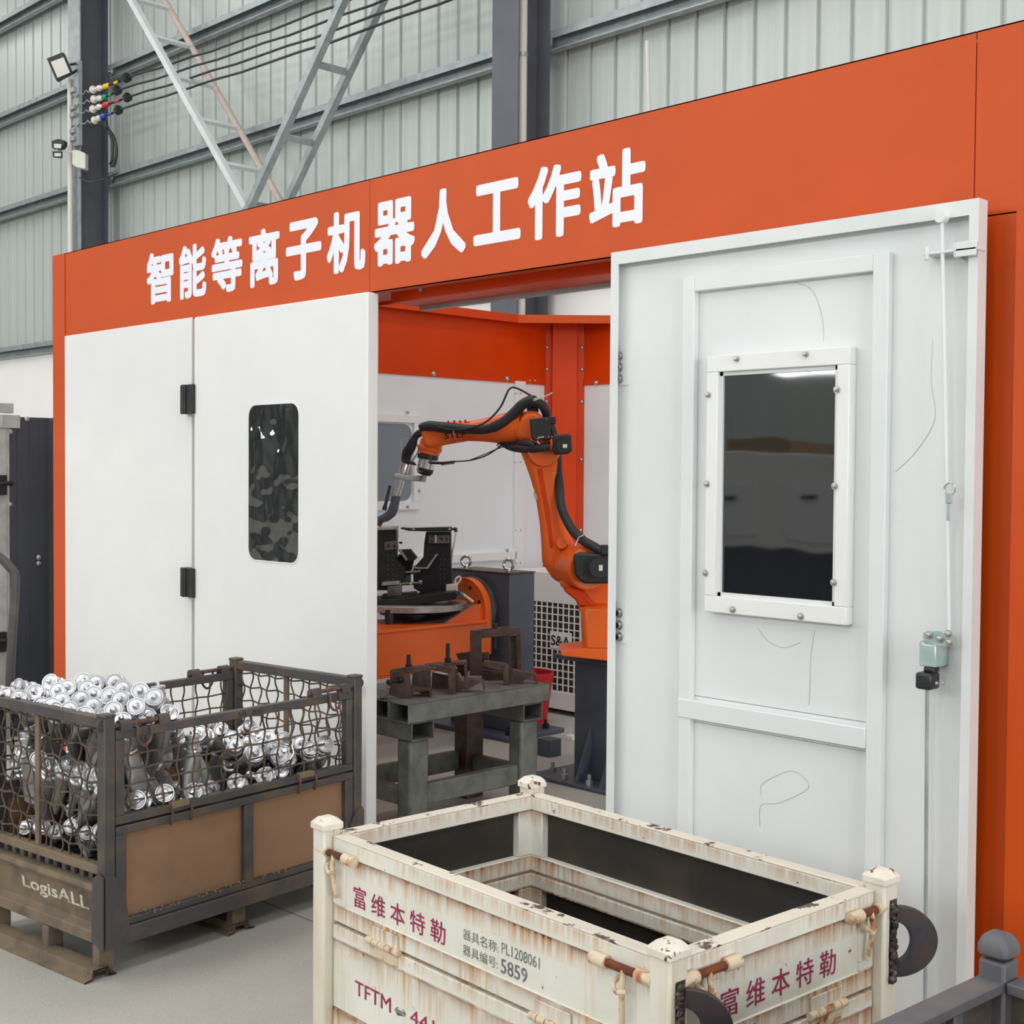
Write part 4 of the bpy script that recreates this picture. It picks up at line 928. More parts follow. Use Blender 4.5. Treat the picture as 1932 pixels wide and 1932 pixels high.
for k, (p0, p1, p2, p3, p4, p5, c, cn) in enumerate(cab):
    t = thing('overhead_cable', 'black cable strained through an insulator with %s tape' % cn, 'cable', tuple(Q(*p0)), group='overhead cables')
    A, B_, C_, D_, E_ = [Q(*p) for p in (p0, p1, p2, p3, p4)]
    wv = [A.lerp(B_, i / 8) + Vector((0, 0, .022 * math.sin(i * 2.4))) for i in range(9)]
    build('chain', MB().tube(wv, .009, 6), M['galv'], t)
    build('insulator', MB().rings(B_ - (C_ - B_) * .1, C_, [(.012, 0), (.025, .05), (.05, .2), (.052, .24), (.024, .3), (.022, .55), (.038, .6), (.038, .72), (.022, .78), (.018, 1)], 14), M['porcelain'], t)
    build('tape_sleeve', MB().rings(C_ - (C_ - B_) * .1, C_.lerp(D_, .33), [(.014, 0), (.034, .2), (.032, .8), (.014, 1)], 12), M[c], t)
    build('tape_sleeve', MB().rings(C_.lerp(D_, .6), C_.lerp(D_, .95), [(.010, 0), (.02, .2), (.018, .8), (.010, 1)], 10), M[c], t)
    build('dead_end_clamp', MB().lathe([(.015, -.04), (.055, -.03), (.035, 0), (.062, .02), (.015, .04)], 9, axis_matrix(E_, (1, 0, .2))).cyl(C_, D_, .016, n=8), M['black'], t)
    F_ = Q(*p5); F2 = E_ + (F_ - E_) * 1.9
    pts = [E_.lerp(F2, i / 20) + Vector((0, 0, -.10 * math.sin(math.pi * i / 20) + .008 * math.sin(i * 2.1))) for i in range(21)]
    build('cable', MB().tube(pts, .0135, 7), M['black'], t)
for k, pl in enumerate((((188, 178), (192, 208), (203, 240), (212, 268), (212, 300), (208, 310)), ((184, 205), (196, 232), (214, 258), (220, 285), (216, 310), (210, 313)))):
    tag(build('drop_cable', MB().tube(smoothpath([Q(x, y, YL + .02) for x, y in pl], 5), .02, 7), M['black']), ('inner' if k == 0 else 'outer') + ' black cable loop hanging beside the dark column', 'cable')
tag(build('sagging_wire', MB().tube(smoothpath([Q(150, 335, YL + .03), Q(168, 343, YL), Q(190, 340, YL), Q(222, 327, YL + .2)], 5), .009, 6), M['black']), 'thin black wire wrapped across the dark column', 'cable')

# ------------------------------------------------------------------ left edge: anthracite screen, aluminium frame, bent tube
XP = -7.95
A = onX(16, 786, XP); B = onX(99, 789, XP)
t = thing('corrugated_screen', 'anthracite ribbed sheet screen beside the orange corner post', 'screen', (XP, A.y, 0))
yy = A.y; pr = [];
rb_ = [(a * .42, b * .6) for a, b in [(0, 0), (.12, 0), (.125, .006), (.30, .006), (.305, 0), (.47, 0), (.475, .006), (.60, .006), (.63, .05), (.68, .05), (.71, 0), (.86, 0), (.865, .006), (1.0, .006), (1.03, .05), (1.09, .05), (1.12, 0), (1.3, 0), (1.305, .006), (1.5, .006), (1.505, 0), (1.7, 0), (1.73, .05), (1.79, .05), (1.82, 0), (3.8, 0)]]
mb = MB(); n = len(rb_)
vs = [(XP + b, yy + a, 0.03) for a, b in rb_] + [(XP + b, yy + a, A.z) for a, b in rb_]
mb.add(vs, [(i, n + i, n + i + 1, i + 1) for i in range(n - 1)]); mb.box(XP - .03, XP - .005, yy, yy + 1.6, .0, A.z)
build('ribbed_sheet', mb, M['cabinet'], t, smooth=False)
for x, y in ((20, 815), (51, 791), (19, 952), (73, 1052), (73, 1063)): bolt(t, onX(x, y, XP + .008), (1, 0, 0), 1.1, dome_me)
t = thing('aluminium_gate', 'aluminium profile gate frame cut off by the left edge', 'gate', (XP, A.y - .15, 0))
C_ = onX(15, 800, XP + .03); D0 = onX(-12, 800, XP + .03)
build('profile', MB().box(XP, XP + .05, D0.y - .1, C_.y, 0, C_.z).box(XP + .05, XP + .056, D0.y + .02, C_.y - .02, 0, C_.z), M['alu'], t, bevel=.003)
build('gate_panel', MB().box(XP, XP + .02, D0.y - .9, D0.y - .1, 0, C_.z), M['plaster'], t, smooth=False)
hk = onX(8, 792, XP + .06)
build('top_hinge', MB().box(XP + .05, XP + .08, onX(0, 792, XP + .06).y, onX(36, 792, XP + .06).y, hk.z - .05, hk.z + .03).box(XP + .05, XP + .09, onX(0, 783, XP + .06).y - .05, onX(14, 783, XP).y, hk.z + .04, hk.z + .1), M['alu'], t, bevel=.004)
for y in (912, 1208):
    q = onX(2, y, XP + .07); build('latch', MB().box(XP + .05, XP + .09, q.y - .03, q.y + .03, q.z - .07, q.z + .05).cyl((XP + .1, q.y - .02, q.z + .0), (XP + .1, q.y + .06, q.z), .014, n=8), M['black_metal'], t, bevel=.003)
dt = 5.6
tag(build('trolley_handle', MB().tube(smoothpath([P(-60, 1030, dt), P(-6, 1048, dt), P(18, 1070, dt), P(28, 1086, dt), P(28, 1120, dt), P(22, 1220, dt), P(16, 1330, dt)], 4), .019, 14), M['cage']), 'bent dark steel tube handle rising beside the anthracite screen', 'handle')

# ------------------------------------------------------------------ inside the cell
# headstock box of the positioner
HY = 5.77
hx0, hx1, hz = -6.43, -5.885, 1.015
def T3(o, mbx, mat, par, **k): return build(o, mbx, mat, par, **k)
hd = thing('positioner_headstock', 'slate grey steel box stand with two lifting eyes, carrying the orange disc', 'machine stand', (-6.15, 5.9, 0))
build('box', MB().box(hx0, hx1, HY, HY + .22, .03, hz), M['slate'], hd, bevel=.006)
build('top_plate', MB().box(hx0 - .004, hx1 + .004, HY - .004, HY + .224, hz, hz + .008), M['brown_steel'], hd, smooth=False)
build('base_plate', MB().box(hx0 - .25, hx1 + .14, HY - .14, HY + .36, 0, .03), M['slate'], hd, bevel=.004)
for X, Y in ((hx1 + .07, HY - .07), (hx0 - .12, HY - .07), (hx1 + .07, HY + .26), (-6.1, HY - .08)): build('anchor_bolt', MB().cyl((X, Y, .03), (X, Y, .06), .022, n=6).cyl((X, Y, .06), (X, Y, .085), .011, n=8), M['black_metal'], hd)
build('gusset', MB().add([(hx1, HY + .1, .03), (hx1 + .12, HY + .1, .03), (hx1, HY + .1, .36), (hx1, HY + .11, .03), (hx1 + .12, HY + .11, .03), (hx1, HY + .11, .36)], [(0, 1, 2), (3, 5, 4), (0, 3, 4, 1), (1, 4, 5, 2), (2, 5, 3, 0)]), M['slate'], hd, smooth=False)
for x in (877, 957):
    q = onY(x, 1078 if x < 900 else 1082, HY + .08); 
    build('lifting_eye', MB().torus((q.x, HY + .09, hz + .052), (-.6, .75, 0), .031, .009, 24, 10).cyl((q.x, HY + .09, hz), (q.x, HY + .09, hz + .024), .018, n=14), M['chrome'], hd)
# positioner arm with face plate
po = thing('welding_positioner', 'orange rotary positioner arm with a round bolted face plate', 'positioner', (-6.15, 5.2, .3))
FYp = HY - .065
rt_ = onY(928, 1150, FYp); tp = onY(880, 1088, FYp); fb = onY(925, 1234, FYp)
rr = .205; fxc = rt_.x - rr; fzc = tp.z - rr
face = [(fxc + rr * math.cos(R(a)), fzc + rr * math.sin(R(a))) for a in range(0, 181, 10)] + [(fxc - rr, fb.z), (fxc + rr, fb.z)]
fp = build('face_plate', MB().prism(face, 0, .05, XZ(FYp)), M['orange_robot'], po, bevel=.004)
build('bearing_ring', MB().cyl((fxc, FYp + .001, fzc), (fxc, FYp + .03, fzc), rr + .003, n=48).cyl((fxc, FYp + .03, fzc), (fxc, HY, fzc), rr - .02, n=40), M['steel'], po)
for k in range(8):
    a = R(22.5 + 45 * k); c_ = Vector((fxc + .155 * math.cos(a), FYp - .0505, fzc + .155 * math.sin(a)))
    build('bolt_hole', MB().cyl(c_ + Vector((0, .004, 0)), c_ + Vector((0, -.0015, 0)), .0125, n=14), M['black'], fp)
ax0, ax1 = fxc - .23, onY(906, 1200, FYp - .1).x
zt_, zb2 = onY(906, 1176, FYp - .1).z, onY(906, 1252, FYp - .1).z
ya0 = 4.45
n = 14; poly = [(ax1, FYp - .05), (ax1, ya0 + .2)] + [((ax0 + ax1) / 2 + (ax1 - ax0) / 2 * math.cos(R(a)), ya0 + .2 - .22 * math.sin(R(a))) for a in range(12, 180, 12)] + [(ax0, ya0 + .2), (ax0, FYp - .05)]
build('arm_box', MB().prism(poly, zb2, zt_), M['orange_robot'], po, bevel=.004)
cx_ = (ax0 + ax1) / 2
pol2 = [(cx_ + (x - cx_) * 1.06, y - (.012 if y < FYp - .1 else 0)) for x, y in poly]
build('arm_flange', MB().prism(pol2, zt_, zt_ + .018), M['orange_robot'], po, bevel=.003)
build('arm_flange', MB().prism(pol2, zb2 - .012, zb2), M['orange_robot'], po, bevel=.003)
g0 = onX(932, 1170, ax1 - .02)
gs = [(FYp - .05, zt_ + .018), (FYp - .05, fzc + .05), (FYp - .13, fzc + .05), (FYp - .36, zt_ + .018)]
for X in (ax1 - .05, ax0 + .03): build('gusset', MB().prism([(a, b) for a, b in gs], 0, .02, Matrix(((0, 0, 1, X), (1, 0, 0, 0), (0, 1, 0, 0), (0, 0, 0, 1)))), M['orange_robot'], po, smooth=False)
build('gusset_web', MB().add([(ax0 + .03, gs[2][0], gs[2][1]), (ax1 - .03, gs[2][0], gs[2][1]), (ax1 - .03, gs[3][0], gs[3][1]), (ax0 + .03, gs[3][0], gs[3][1]), (ax0 + .03, gs[2][0] - .015, gs[2][1]), (ax1 - .03, gs[2][0] - .015, gs[2][1]), (ax1 - .03, gs[3][0] - .015, gs[3][1]), (ax0 + .03, gs[3][0] - .015, gs[3][1])], [(0, 1, 2, 3), (7, 6, 5, 4), (0, 4, 5, 1), (2, 6, 7, 3), (1, 5, 6, 2), (0, 3, 7, 4)]), M['dusty'], po, smooth=False)
# turntable
ztt = onX(880, 1141, cx_ + .1).z; ctc = Vector((cx_, 5.0, 0)); rT = .34
q = onZ(880, 1141, ztt)
ctc.y = q.y - rT * .72; ctc.x = q.x - rT * .70
tt = build('turntable', MB().lathe([(rT, ztt - .022), (rT + .004, ztt - .018), (rT + .004, ztt + .014), (rT, ztt + .018)], 64, Matrix.Translation((ctc.x, ctc.y, 0))), M['dull'], po)
build('turntable_drive', MB().lathe([(.13, zt_ + .015), (.13, zt_ + .06), (.2, zt_ + .065), (.2, ztt - .06), (.16, ztt - .02)], 32, Matrix.Translation((ctc.x, ctc.y, 0))).box(ctc.x + .12, ctc.x + .24, ctc.y - .05, ctc.y + .16, zt_ + .07, ztt - .05), M['black_metal'], po, bevel=.004)
DT = (Vector((ctc.x, ctc.y, ztt)) - CAM).dot(FW)
build('drive_motor', MB().cyl(P(760, 1180, DT - .25), P(835, 1172, DT - .2), .022, n=14).cyl(P(735, 1182, DT - .3), P(735, 1150, DT - .3), .03, n=14), M['black_metal'], po)
build('lifting_eye', MB().torus(P(828, 1152, DT - .1), RH * .3 + FH, .018, .007, 16, 8), M['black_metal'], po)
# welding jig on the turntable, one thing
jg = thing('welding_jig', 'black welding jig with two upright towers on the round turntable', 'jig', (ctc.x, ctc.y, ztt + .018))
def js(name, px, dd, th, mat='black_metal', par=None, bev=.002, **k): return build(name, MB().slab(px, DT + dd, th), M[mat], par or jg, bevel=bev, **k)
js('base_plate', [(700, 1130), (752, 1129), (752, 1143), (860, 1128), (860, 1117), (752, 1128), (700, 1128)], -.12, .22)
js('base_plate', [(700, 1128), (751, 1127), (860, 1112), (866, 1119), (862, 1126), (752, 1141), (700, 1143)], -.1, .3)
tl = js('jig_tower', [(700, 997), (749, 996), (750, 1010), (749, 1055), (766, 1070), (766, 1090), (753, 1095), (753, 1112), (700, 1112)], .0, .14)
js('top_cap', [(700, 995), (750, 993), (750, 998), (700, 1000)], -.02, .17, par=tl, mat='dull')
js('label_plate', [(725, 1023), (751, 1020), (752, 1036), (726, 1039)], -.076, .01, 'steel', tl)
for x in (733, 744): build('jig_screw', MB().cyl(P(x, 1030, DT - .081), P(x, 1030, DT - .092), .010, n=8), M['black'], tl)
build('knob', MB().cyl(P(752, 1024, DT - .05), P(756, 1024, DT - .05), .003, n=8).cyl(P(755, 1024, DT - .06), P(758, 1024, DT - .04), .007, n=10), M['black'], tl)
tr = js('jig_tower', [(805, 1003), (851, 1003), (852, 1100), (851, 1114), (795, 1116), (782, 1108), (781, 1072), (800, 1050), (802, 1020)], .05, .14)
js('tower_gusset', [(781, 1071), (804, 1045), (825, 1046), (806, 1072)], -.03, .03, par=tr)
js('gusset_edge', [(804, 1071), (823, 1045), (826, 1046), (808, 1073), (782, 1073), (783, 1070)], -.05, .03, 'dull', tr)
js('top_arm', [(757, 995), (771, 996), (852, 994), (852, 1002), (805, 1002), (772, 1001), (757, 997)], -.02, .1, par=tr)
for x in (780, 848): build('jig_screw', MB().cyl(P(x, 998, DT - .07), P(x, 998, DT - .076), .008, n=12), M['bolt'], tr)
js('label_plate', [(809, 1009), (848, 1009), (848, 1025), (809, 1025)], -.03, .02, 'steel', tr)
js('label_rib', [(820, 1009), (824, 1009), (824, 1025), (820, 1025)], -.042, .01, 'chrome', tr)
for x, y in ((815, 1012), (815, 1021)): js('slot', [(x - 3, y - 1.2), (x + 3, y - 1.2), (x + 3, y + 1.2), (x - 3, y + 1.2)], -.042, .004, 'black', tr, 0)
for x in (833, 843): build('jig_screw', MB().cyl(P(x, 1017, DT - .03), P(x, 1017, DT - .045), .009, n=7), M['black'], tr)
for row in range(6):
    for x in (732, 741, 831, 839): build('dowel', MB().cyl(P(x, 1048 + row * 9 + (8 if x > 800 else 0), DT - .018 if x > 800 else DT - .068), P(x, 1048 + row * 9 + (8 if x > 800 else 0), DT - .024 if x > 800 else DT - .073), .0035, n=6), M['steel'], tr if x > 800 else tl)
js('clamp_head', [(752, 1037), (775, 1036), (788, 1052), (781, 1058), (766, 1057)], .05, .08, par=jg)
js('clamp_face', [(752, 1037), (758, 1038), (770, 1056), (766, 1058)], .0, .04, 'dull', jg)
js('clamp_body', [(753, 1045), (781, 1058), (778, 1070), (775, 1085), (752, 1085), (749, 1060)], .08, .06, par=jg)
build('clamp_rod', MB().cyl(P(752, 1080, DT - .05), P(776, 1080, DT - .05), .008, n=12).cyl(P(774, 1080, DT - .05), P(792, 1079, DT - .05), .014, n=6).cyl(P(790, 1079, DT - .05), P(794, 1079, DT - .05), .018, n=16), M['steel'], jg)
build('clamp_rod', MB().cyl(P(757, 1102, DT - .08), P(797, 1100, DT - .08), .009, n=12).cyl(P(790, 1100, DT - .08), P(797, 1100, DT - .08), .02, n=16), M['steel'], jg)
build('valve_knob', MB().cyl(P(775, 1101, DT - .1), P(775, 1101, DT - .12), .007, n=12), M['yellow'], jg)
js('cylinder_block', [(732, 1106), (758, 1104), (758, 1123), (732, 1124)], -.14, .07, 'steel', jg)
js('slide_rail', [(722, 1121), (786, 1116), (786, 1121), (722, 1127)], -.12, .1, par=jg)
js('slide_rail', [(722, 1098), (755, 1096), (755, 1102), (722, 1104)], -.1, .1, 'dull', jg)
js('mesh_block', [(755, 1086), (775, 1086), (775, 1100), (755, 1101)], .02, .05, 'steel', jg)
build('hose_fitting', MB().cyl(P(852, 998, DT - .02), P(857, 998, DT - .02), .008, n=10).tube(smoothpath([P(856, 998, DT - .02), P(860, 998, DT - .02), P(860, 1004, DT - .02)], 3), .010, 8), M['black'], jg)
build('clear_hose', MB().tube(smoothpath([P(860, 1005, DT - .02), P(858, 1020, DT - .02), P(854, 1040, DT), P(852, 1060, DT + .02)], 4), .006, 8), M['white_plastic'], jg)
sv = js('valve_block', [(842, 1103), (864, 1101), (864, 1116), (842, 1119)], -.1, .05, 'white_plastic', jg)
js('valve_base', [(838, 1117), (868, 1115), (868, 1120), (838, 1122)], -.1, .09, 'black', jg)
build('air_fitting', MB().tube(smoothpath([P(859, 1102, DT - .1), P(860, 1092, DT - .1), P(867, 1088, DT - .1), P(869, 1094, DT - .1), P(862, 1102, DT - .1)], 4), .006, 8), M['white_plastic'], sv)
build('air_hose', MB().tube(smoothpath([P(873, 1121, DT - .12), P(885, 1130, DT - .12), P(893, 1136, DT - .12)], 4), .009, 8), M['white_plastic'], sv)
build('hose_collar', MB().cyl(P(866, 1118, DT - .12), P(874, 1122, DT - .12), .0095, n=10), M['cyan'], sv)

# chiller behind
CYY = 6.55
def CQ(x, y): return onY(x, y, CYY)
c0 = CQ(1008, 1078); cz1 = c0.z; cz0 = CQ(1008, 1330).z; cx0 = CQ(980, 1140).x - .1; cx1 = CQ(1104, 1140).x + .08
ch = thing('chiller_unit', 'white cooling unit with a square vent grille behind the orange robot', 'cooling unit', ((cx0 + cx1) / 2, CYY + .3, 0))
gx0 = CQ(982, 1140).x; gx1 = CQ(1094, 1140).x; gz1 = CQ(1008, 1134).z; gz0 = CQ(1084, 1316).z + .02
build('casing', MB().box(cx0, cx1, CYY + .03, CYY + .6, cz0, cz1).box(cx0, cx1, CYY, CYY + .03, gz1, cz1).box(cx0, cx1, CYY, CYY + .03, cz0, gz0).box(cx0, gx0, CYY, CYY + .03, gz0, gz1).box(gx1, cx1, CYY, CYY + .03, gz0, gz1), M['white'], ch, bevel=.004)
pitch = (gx1 - CQ(1010, 1140).x) / 8 * .98
mb = MB(); x = gx1
while x > gx0: mb.box(x - .006, x + .002, CYY + .002, CYY + .008, gz0, gz1); x -= pitch
z = gz0; k = 0
while z < gz1: mb.box(gx0, gx1, CYY + .0025, CYY + .0085, z - .002, z + .006); z += pitch * .93
build('vent_grille', mb, M['white'], ch, smooth=False)
build('grille_back', MB().box(gx0, gx1, CYY + .022, CYY + .029, gz0, gz1), M['brown_steel'], ch, smooth=False)
sp = CQ(1038, 1222); sq = CQ(1074, 1200)
build('badge', MB().box(sp.x, sq.x + .02, CYY - .002, CYY + .004, sp.z, sq.z + .02), M['white'], ch, smooth=False)
text_on('lettering', 'S&A', M['text_black'], ch, Vector((sp.x + .01, CYY - .002, sp.z + .02)), (1, 0, 0), (0, 0, 1), sq.x - sp.x, .07, .02, .001)
build('base_frame', MB().box(cx0 + .04, cx1 - .04, CYY + .05, CYY + .55, .05, cz0), M['black_metal'], ch)
for X in (cx0 + .08, cx1 - .08):
    for Y in (CYY + .09, CYY + .5): build('caster', MB().cyl((X - .015, Y, .03), (X + .015, Y, .03), .03, n=14), M['black'], ch)
q = onZ(1018, 1266, .33)
t = thing('red_bucket', 'red plastic bucket standing beside the white cooling unit', 'bucket', (q.x - .02, q.y - .05, 0))
bt = ROOTM[t.name]
build('shell', MB().lathe([(.10, 0), (.135, .26), (.142, .27), (.142, .29), (.146, .30), (.146, .33), (.136, .33), (.125, .26), (.09, .012)], 28), M['red'], t, world=False)

# ------------------------------------------------------------------ robot
pd = thing('robot_pedestal', 'slate grey welded pedestal under the orange robot', 'pedestal', (-4.62, 5.42, 0))
px0, px1, py0, py1 = -4.83, -4.44, 5.23, 5.60
build('column', MB().box(px0, px1, py0, py1, .02, .65), M['slate'], pd, bevel=.004)
build('top_plate', MB().box(px0 - .1, px1 + .1, py0 - .07, py1 + .1, .65, .675), M['slate'], pd, bevel=.003)
build('base_plate', MB().box(px0 - .2, px1 + .2, py0 - .15, py1 + .2, 0, .02), M['slate'], pd, bevel=.003)
def fin(x, y, dx, dy, h=.28, w=.12, t_=.006):
    a = Vector((x, y, .02)); d = Vector((dx, dy, 0)); s_ = Vector((-dy, dx, 0)) * t_
    v = [a - s_, a + d * w - s_, a + Vector((0, 0, h)) - s_, a + s_, a + d * w + s_, a + Vector((0, 0, h)) + s_]
    return build('gusset', MB().add(v, [(0, 1, 2), (3, 5, 4), (0, 3, 4, 1), (1, 4, 5, 2), (2, 5, 3, 0)]), M['slate'], pd, smooth=False)
fin(px0 + .12, py0, 0, -1); fin(px0, py0 + .2, -1, 0); fin(px1 - .1, py0, 0, -1); fin(px1, py0 + .2, 1, 0)
for X, Y in ((px0 - .14, py0 - .02), (px0 + .02, py0 - .1), (px0 + .2, py0 - .1), (px1 + .12, py0 - .1), (px0 - .14, py1 + .1)):
    build('anchor_bolt', MB().cyl((X, Y, .02), (X, Y, .045), .02, n=6).cyl((X, Y, .045), (X, Y, .075), .011, n=8), M['bolt'], pd)
rd = lambda x: 6.93 + (1100 - x) * .0011
rb = thing('welding_robot', 'orange six-axis welding robot arm reaching left over the turntable', 'robot', (-4.62, 5.42, .675))
def RS(name, px, th, mat='orange_robot', dd=0, par=None, bev=.012, **k):
    xm = sum(p[0] for p in px) / len(px); return build(name, MB().slab(px, rd(xm) + dd, th), M[mat], par or rb, bevel=bev, **k)
def RP(x, y, dd=0): return P(x, y, rd(x) + dd)
bs = RS('base_flange', [(1055, 1221), (1100, 1216), (1200, 1221), (1200, 1236), (1150, 1240), (1058, 1230)], .3, dd=.02, bev=.004)
RS('base_body', [(1097, 1140), (1200, 1140), (1200, 1224), (1100, 1222), (1098, 1180)], .24, bev=.02)
mbx = MB()
for x, y in ((1104, 1164), (1112, 1161), (1104, 1210), (1112, 1207)): mbx.cyl(RP(x, y, -.12), RP(x, y, -.135), .008, n=6)
build('base_bolts', mbx, M['orange_robot'], rb, kind='stuff')
RS('base_rib', [(1093, 1142), (1120, 1142), (1118, 1152), (1108, 1156), (1108, 1222), (1112, 1222), (1114, 1150), (1097, 1158)], .26, bev=.003)
RS('shoulder_casting', [(1052, 1098), (1075, 1075), (1150, 1060), (1205, 1090), (1205, 1141), (1092, 1141), (1088, 1132), (1072, 1118)], .2, dd=.06, bev=.02)
RS('shoulder_cover', [(1062, 1112), (1078, 1104), (1100, 1112), (1122, 1140), (1090, 1142), (1085, 1130)], .16, 'orange_dark', dd=-.04, bev=.01)
# shoulder drum and motor
sc_ = (1098, 1068)
build('shoulder_drum', MB().rings(RP(1066, 1062, .1), RP(1112, 1073, -.16), [(.095, 0), (.108, .04), (.112, .5), (.112, .97), (.104, 1)], 40), M['orange_robot'], rb)
build('shoulder_hub', MB().rings(RP(1060, 1058, .14), RP(1072, 1062, .04), [(.08, 0), (.098, .1), (.1, 1)], 40), M['orange_robot'], rb)
mo = RS('shoulder_motor', [(1081, 1046), (1092, 1042), (1150, 1044), (1150, 1100), (1100, 1100), (1084, 1085)], .1, 'black', dd=-.2, bev=.012)
mbx = MB()
for k in range(5): mbx.slab([(1086, 1049 + k * 8), (1114, 1049 + k * 8), (1114, 1052 + k * 8), (1086, 1052 + k * 8)], rd(1100) - .252, .012)
build('cooling_ribs', mbx, M['black'], mo, kind='stuff', smooth=False)
build('motor_cap', MB().cyl(RP(1131, 1071, -.24), RP(1131, 1071, -.29), .05, n=30), M['black'], mo)
RS('motor_label', [(1130, 1066), (1137, 1066), (1137, 1077), (1130, 1077)], .002, 'white_plastic', dd=-.292, par=mo, bev=0)
RS('motor_plug', [(1134, 1028), (1150, 1028), (1150, 1046), (1134, 1046)], .05, 'black', dd=-.2, par=mo, bev=.003)
# lower arm
arm = [(979, 846), (1000, 838), (1042, 842), (1052, 870), (1053, 900), (1056, 950), (1062, 985), (1076, 1012), (1090, 1038), (1075, 1085), (1052, 1092), (1034, 1078), (1023, 1060), (1021, 1020), (1018, 985), (1010, 935), (1000, 900), (990, 872)]
la = RS('lower_arm', arm, .12, dd=.0, bev=.03)
RS('arm_web', [(1010, 885), (1024, 880), (1038, 960), (1046, 1030), (1036, 1040), (1024, 960)], .135, 'orange_dark', par=la, dd=.0, bev=.01)
build('arm_boss', MB().rings(RP(1058, 1025, .02), RP(1060, 1025, -.1), [(.03, 0), (.032, .9), (.028, 1)], 20), M['orange_robot'], la)
RS('warning_label', [(1006, 921), (1019, 923), (1020, 929), (1007, 927)], .002, 'yellow', dd=-.064, par=la, bev=0)
RS('maker_plate', [(1006, 930), (1024, 932), (1025, 944), (1009, 942)], .003, 'alu', dd=-.066, par=la, bev=0)
# elbow
el = build('elbow_drum', MB().rings(RP(1020, 848, .12), RP(1026, 850, -.1), [(.07, 0), (.085, .06), (.088, .9), (.08, 1)], 36), M['orange_robot'], rb)
RS('elbow_saddle', [(985, 845), (1010, 838), (1050, 842), (1052, 862), (1040, 874), (1020, 876), (998, 868)], .16, bev=.02)
RS('forearm_housing', [(976, 805), (985, 786), (994, 777), (1012, 775), (1018, 782), (1028, 792), (1034, 806), (1036, 836), (1022, 842), (978, 832), (974, 820)], .17, dd=0, bev=.03)
RS('housing_collar', [(986, 778), (1014, 777), (1016, 786), (986, 788)], .09, bev=.006)
fa = build('forearm', MB().rings(RP(990, 806), RP(880, 814), [(.088, 0), (.092, .1), (.084, .3), (.062, .7), (.052, 1)], 32), M['orange_robot'], rb)
ww = RS('wrist_housing', [(801, 800), (812, 797), (830, 797), (850, 796), (884, 795), (900, 800), (902, 812), (898, 827), (884, 832), (838, 840), (822, 845), (806, 846), (798, 836), (796, 818), (796, 806)], .1, dd=-.0, bev=.02)
mbx = MB()
for x, y in ((846, 796), (857, 795), (868, 795), (878, 794), (884, 797)): mbx.cyl(RP(x, y + 3, -.03), RP(x, y - 2, -.03), .006, n=6)
for x, y in ((858, 832), (874, 829), (888, 826)): mbx.cyl(RP(x, y, -.05), RP(x, y, -.062), .007, n=6)
build('wrist_bolts', mbx, M['orange_dark'], ww, kind='stuff')
q0 = RP(839, 829, -.064); q1 = RP(872, 825, -.064)
text_on('lettering', 'STEP', M['text_black'], ww, q0 , (q1 - q0), UP, (q1 - q0).length * 1.25, .034, .012, .002)
nk = build('wrist_neck', MB().rings(RP(815, 832), RP(808, 862), [(.062, 0), (.062, .35), (.066, .4), (.066, .55), (.058, .6), (.058, .8), (.05, .85), (.05, 1)], 28), M['orange_robot'], rb)
mbx = MB()
cs = build('collision_sensor', MB().rings(RP(809, 857), RP(800, 892), [(.038, 0), (.04, .05), (.045, .06), (.045, .95), (.04, 1)], 28), M['chrome'], rb)
build('black_ring', MB().rings(RP(808, 857), RP(806.5, 867), [(.048, 0), (.057, .05), (.057, .95), (.048, 1)], 28), M['black'], cs)
build('black_ring', MB().rings(RP(803, 883), RP(799.5, 896), [(.046, 0), (.046, .5), (.036, .9), (.022, 1)], 28), M['black'], cs)
build('sensor_lead', MB().cyl(RP(774, 873, -.03), RP(782, 875, -.03), .009, n=8).cyl(RP(781, 875, -.03), RP(785, 877, -.03), .005, n=8).cyl(RP(811, 873, -.055), RP(838, 874, -.05), .0075, n=8), M['black'], cs)
coil = []
for k in range(81):
    u = k / 80; a = u * 2 * math.pi * 9; c_ = P(832 + 26 * u, 875 - 3 * u, rd(832) - .05); coil.append(c_ + UP * (.009 * math.cos(a)) + FH * (.009 * math.sin(a)))
build('coiled_lead', MB().tube(coil, .0026, 5), M['black'], cs)
build('thin_lead', MB().tube(smoothpath([P(858, 871, rd(858) - .05), RP(884, 869, -.04), RP(905, 864, -.04), RP(922, 857, -.04), RP(940, 845, -.04), RP(950, 838, -.04), RP(965, 836, -.06)], 5), .0042, 6), M['black'], rb)
build('thin_lead', MB().tube(smoothpath([RP(884, 869, -.035), RP(910, 859, -.03), RP(938, 847, -.03), RP(952, 842, -.05), RP(938, 841, -.05), RP(945, 836, -.06), RP(975, 835, -.08)], 5), .0028, 6), M['black'], rb)
br = RS('torch_bracket', [(744, 894), (750, 893), (766, 896), (799, 898), (802, 902), (799, 909), (764, 907), (758, 905), (744, 901)], .05, 'alu', bev=.006)
build('bracket_pin', MB().cyl(RP(801, 896), RP(798, 909), .014, n=16), M['alu'], br)
tc = build('torch_body', MB().rings(RP(766, 874), RP(746, 937), [(.024, 0), (.026, .02), (.026, .3), (.024, .31), (.024, 1)], 24), M['chrome'], rb)
build('torch_neck', MB().tube(smoothpath([RP(748, 935), RP(743, 957), RP(738, 968), RP(728, 976), RP(712, 982)], 4), [.025] * 4 + [.027] * 5 + [.025] * 4 + [.022] * 4, 20), M['slate'], tc)
build('torch_nozzle', MB().cyl(RP(722, 978), RP(715, 992), .012, n=14), M['rust'], tc)
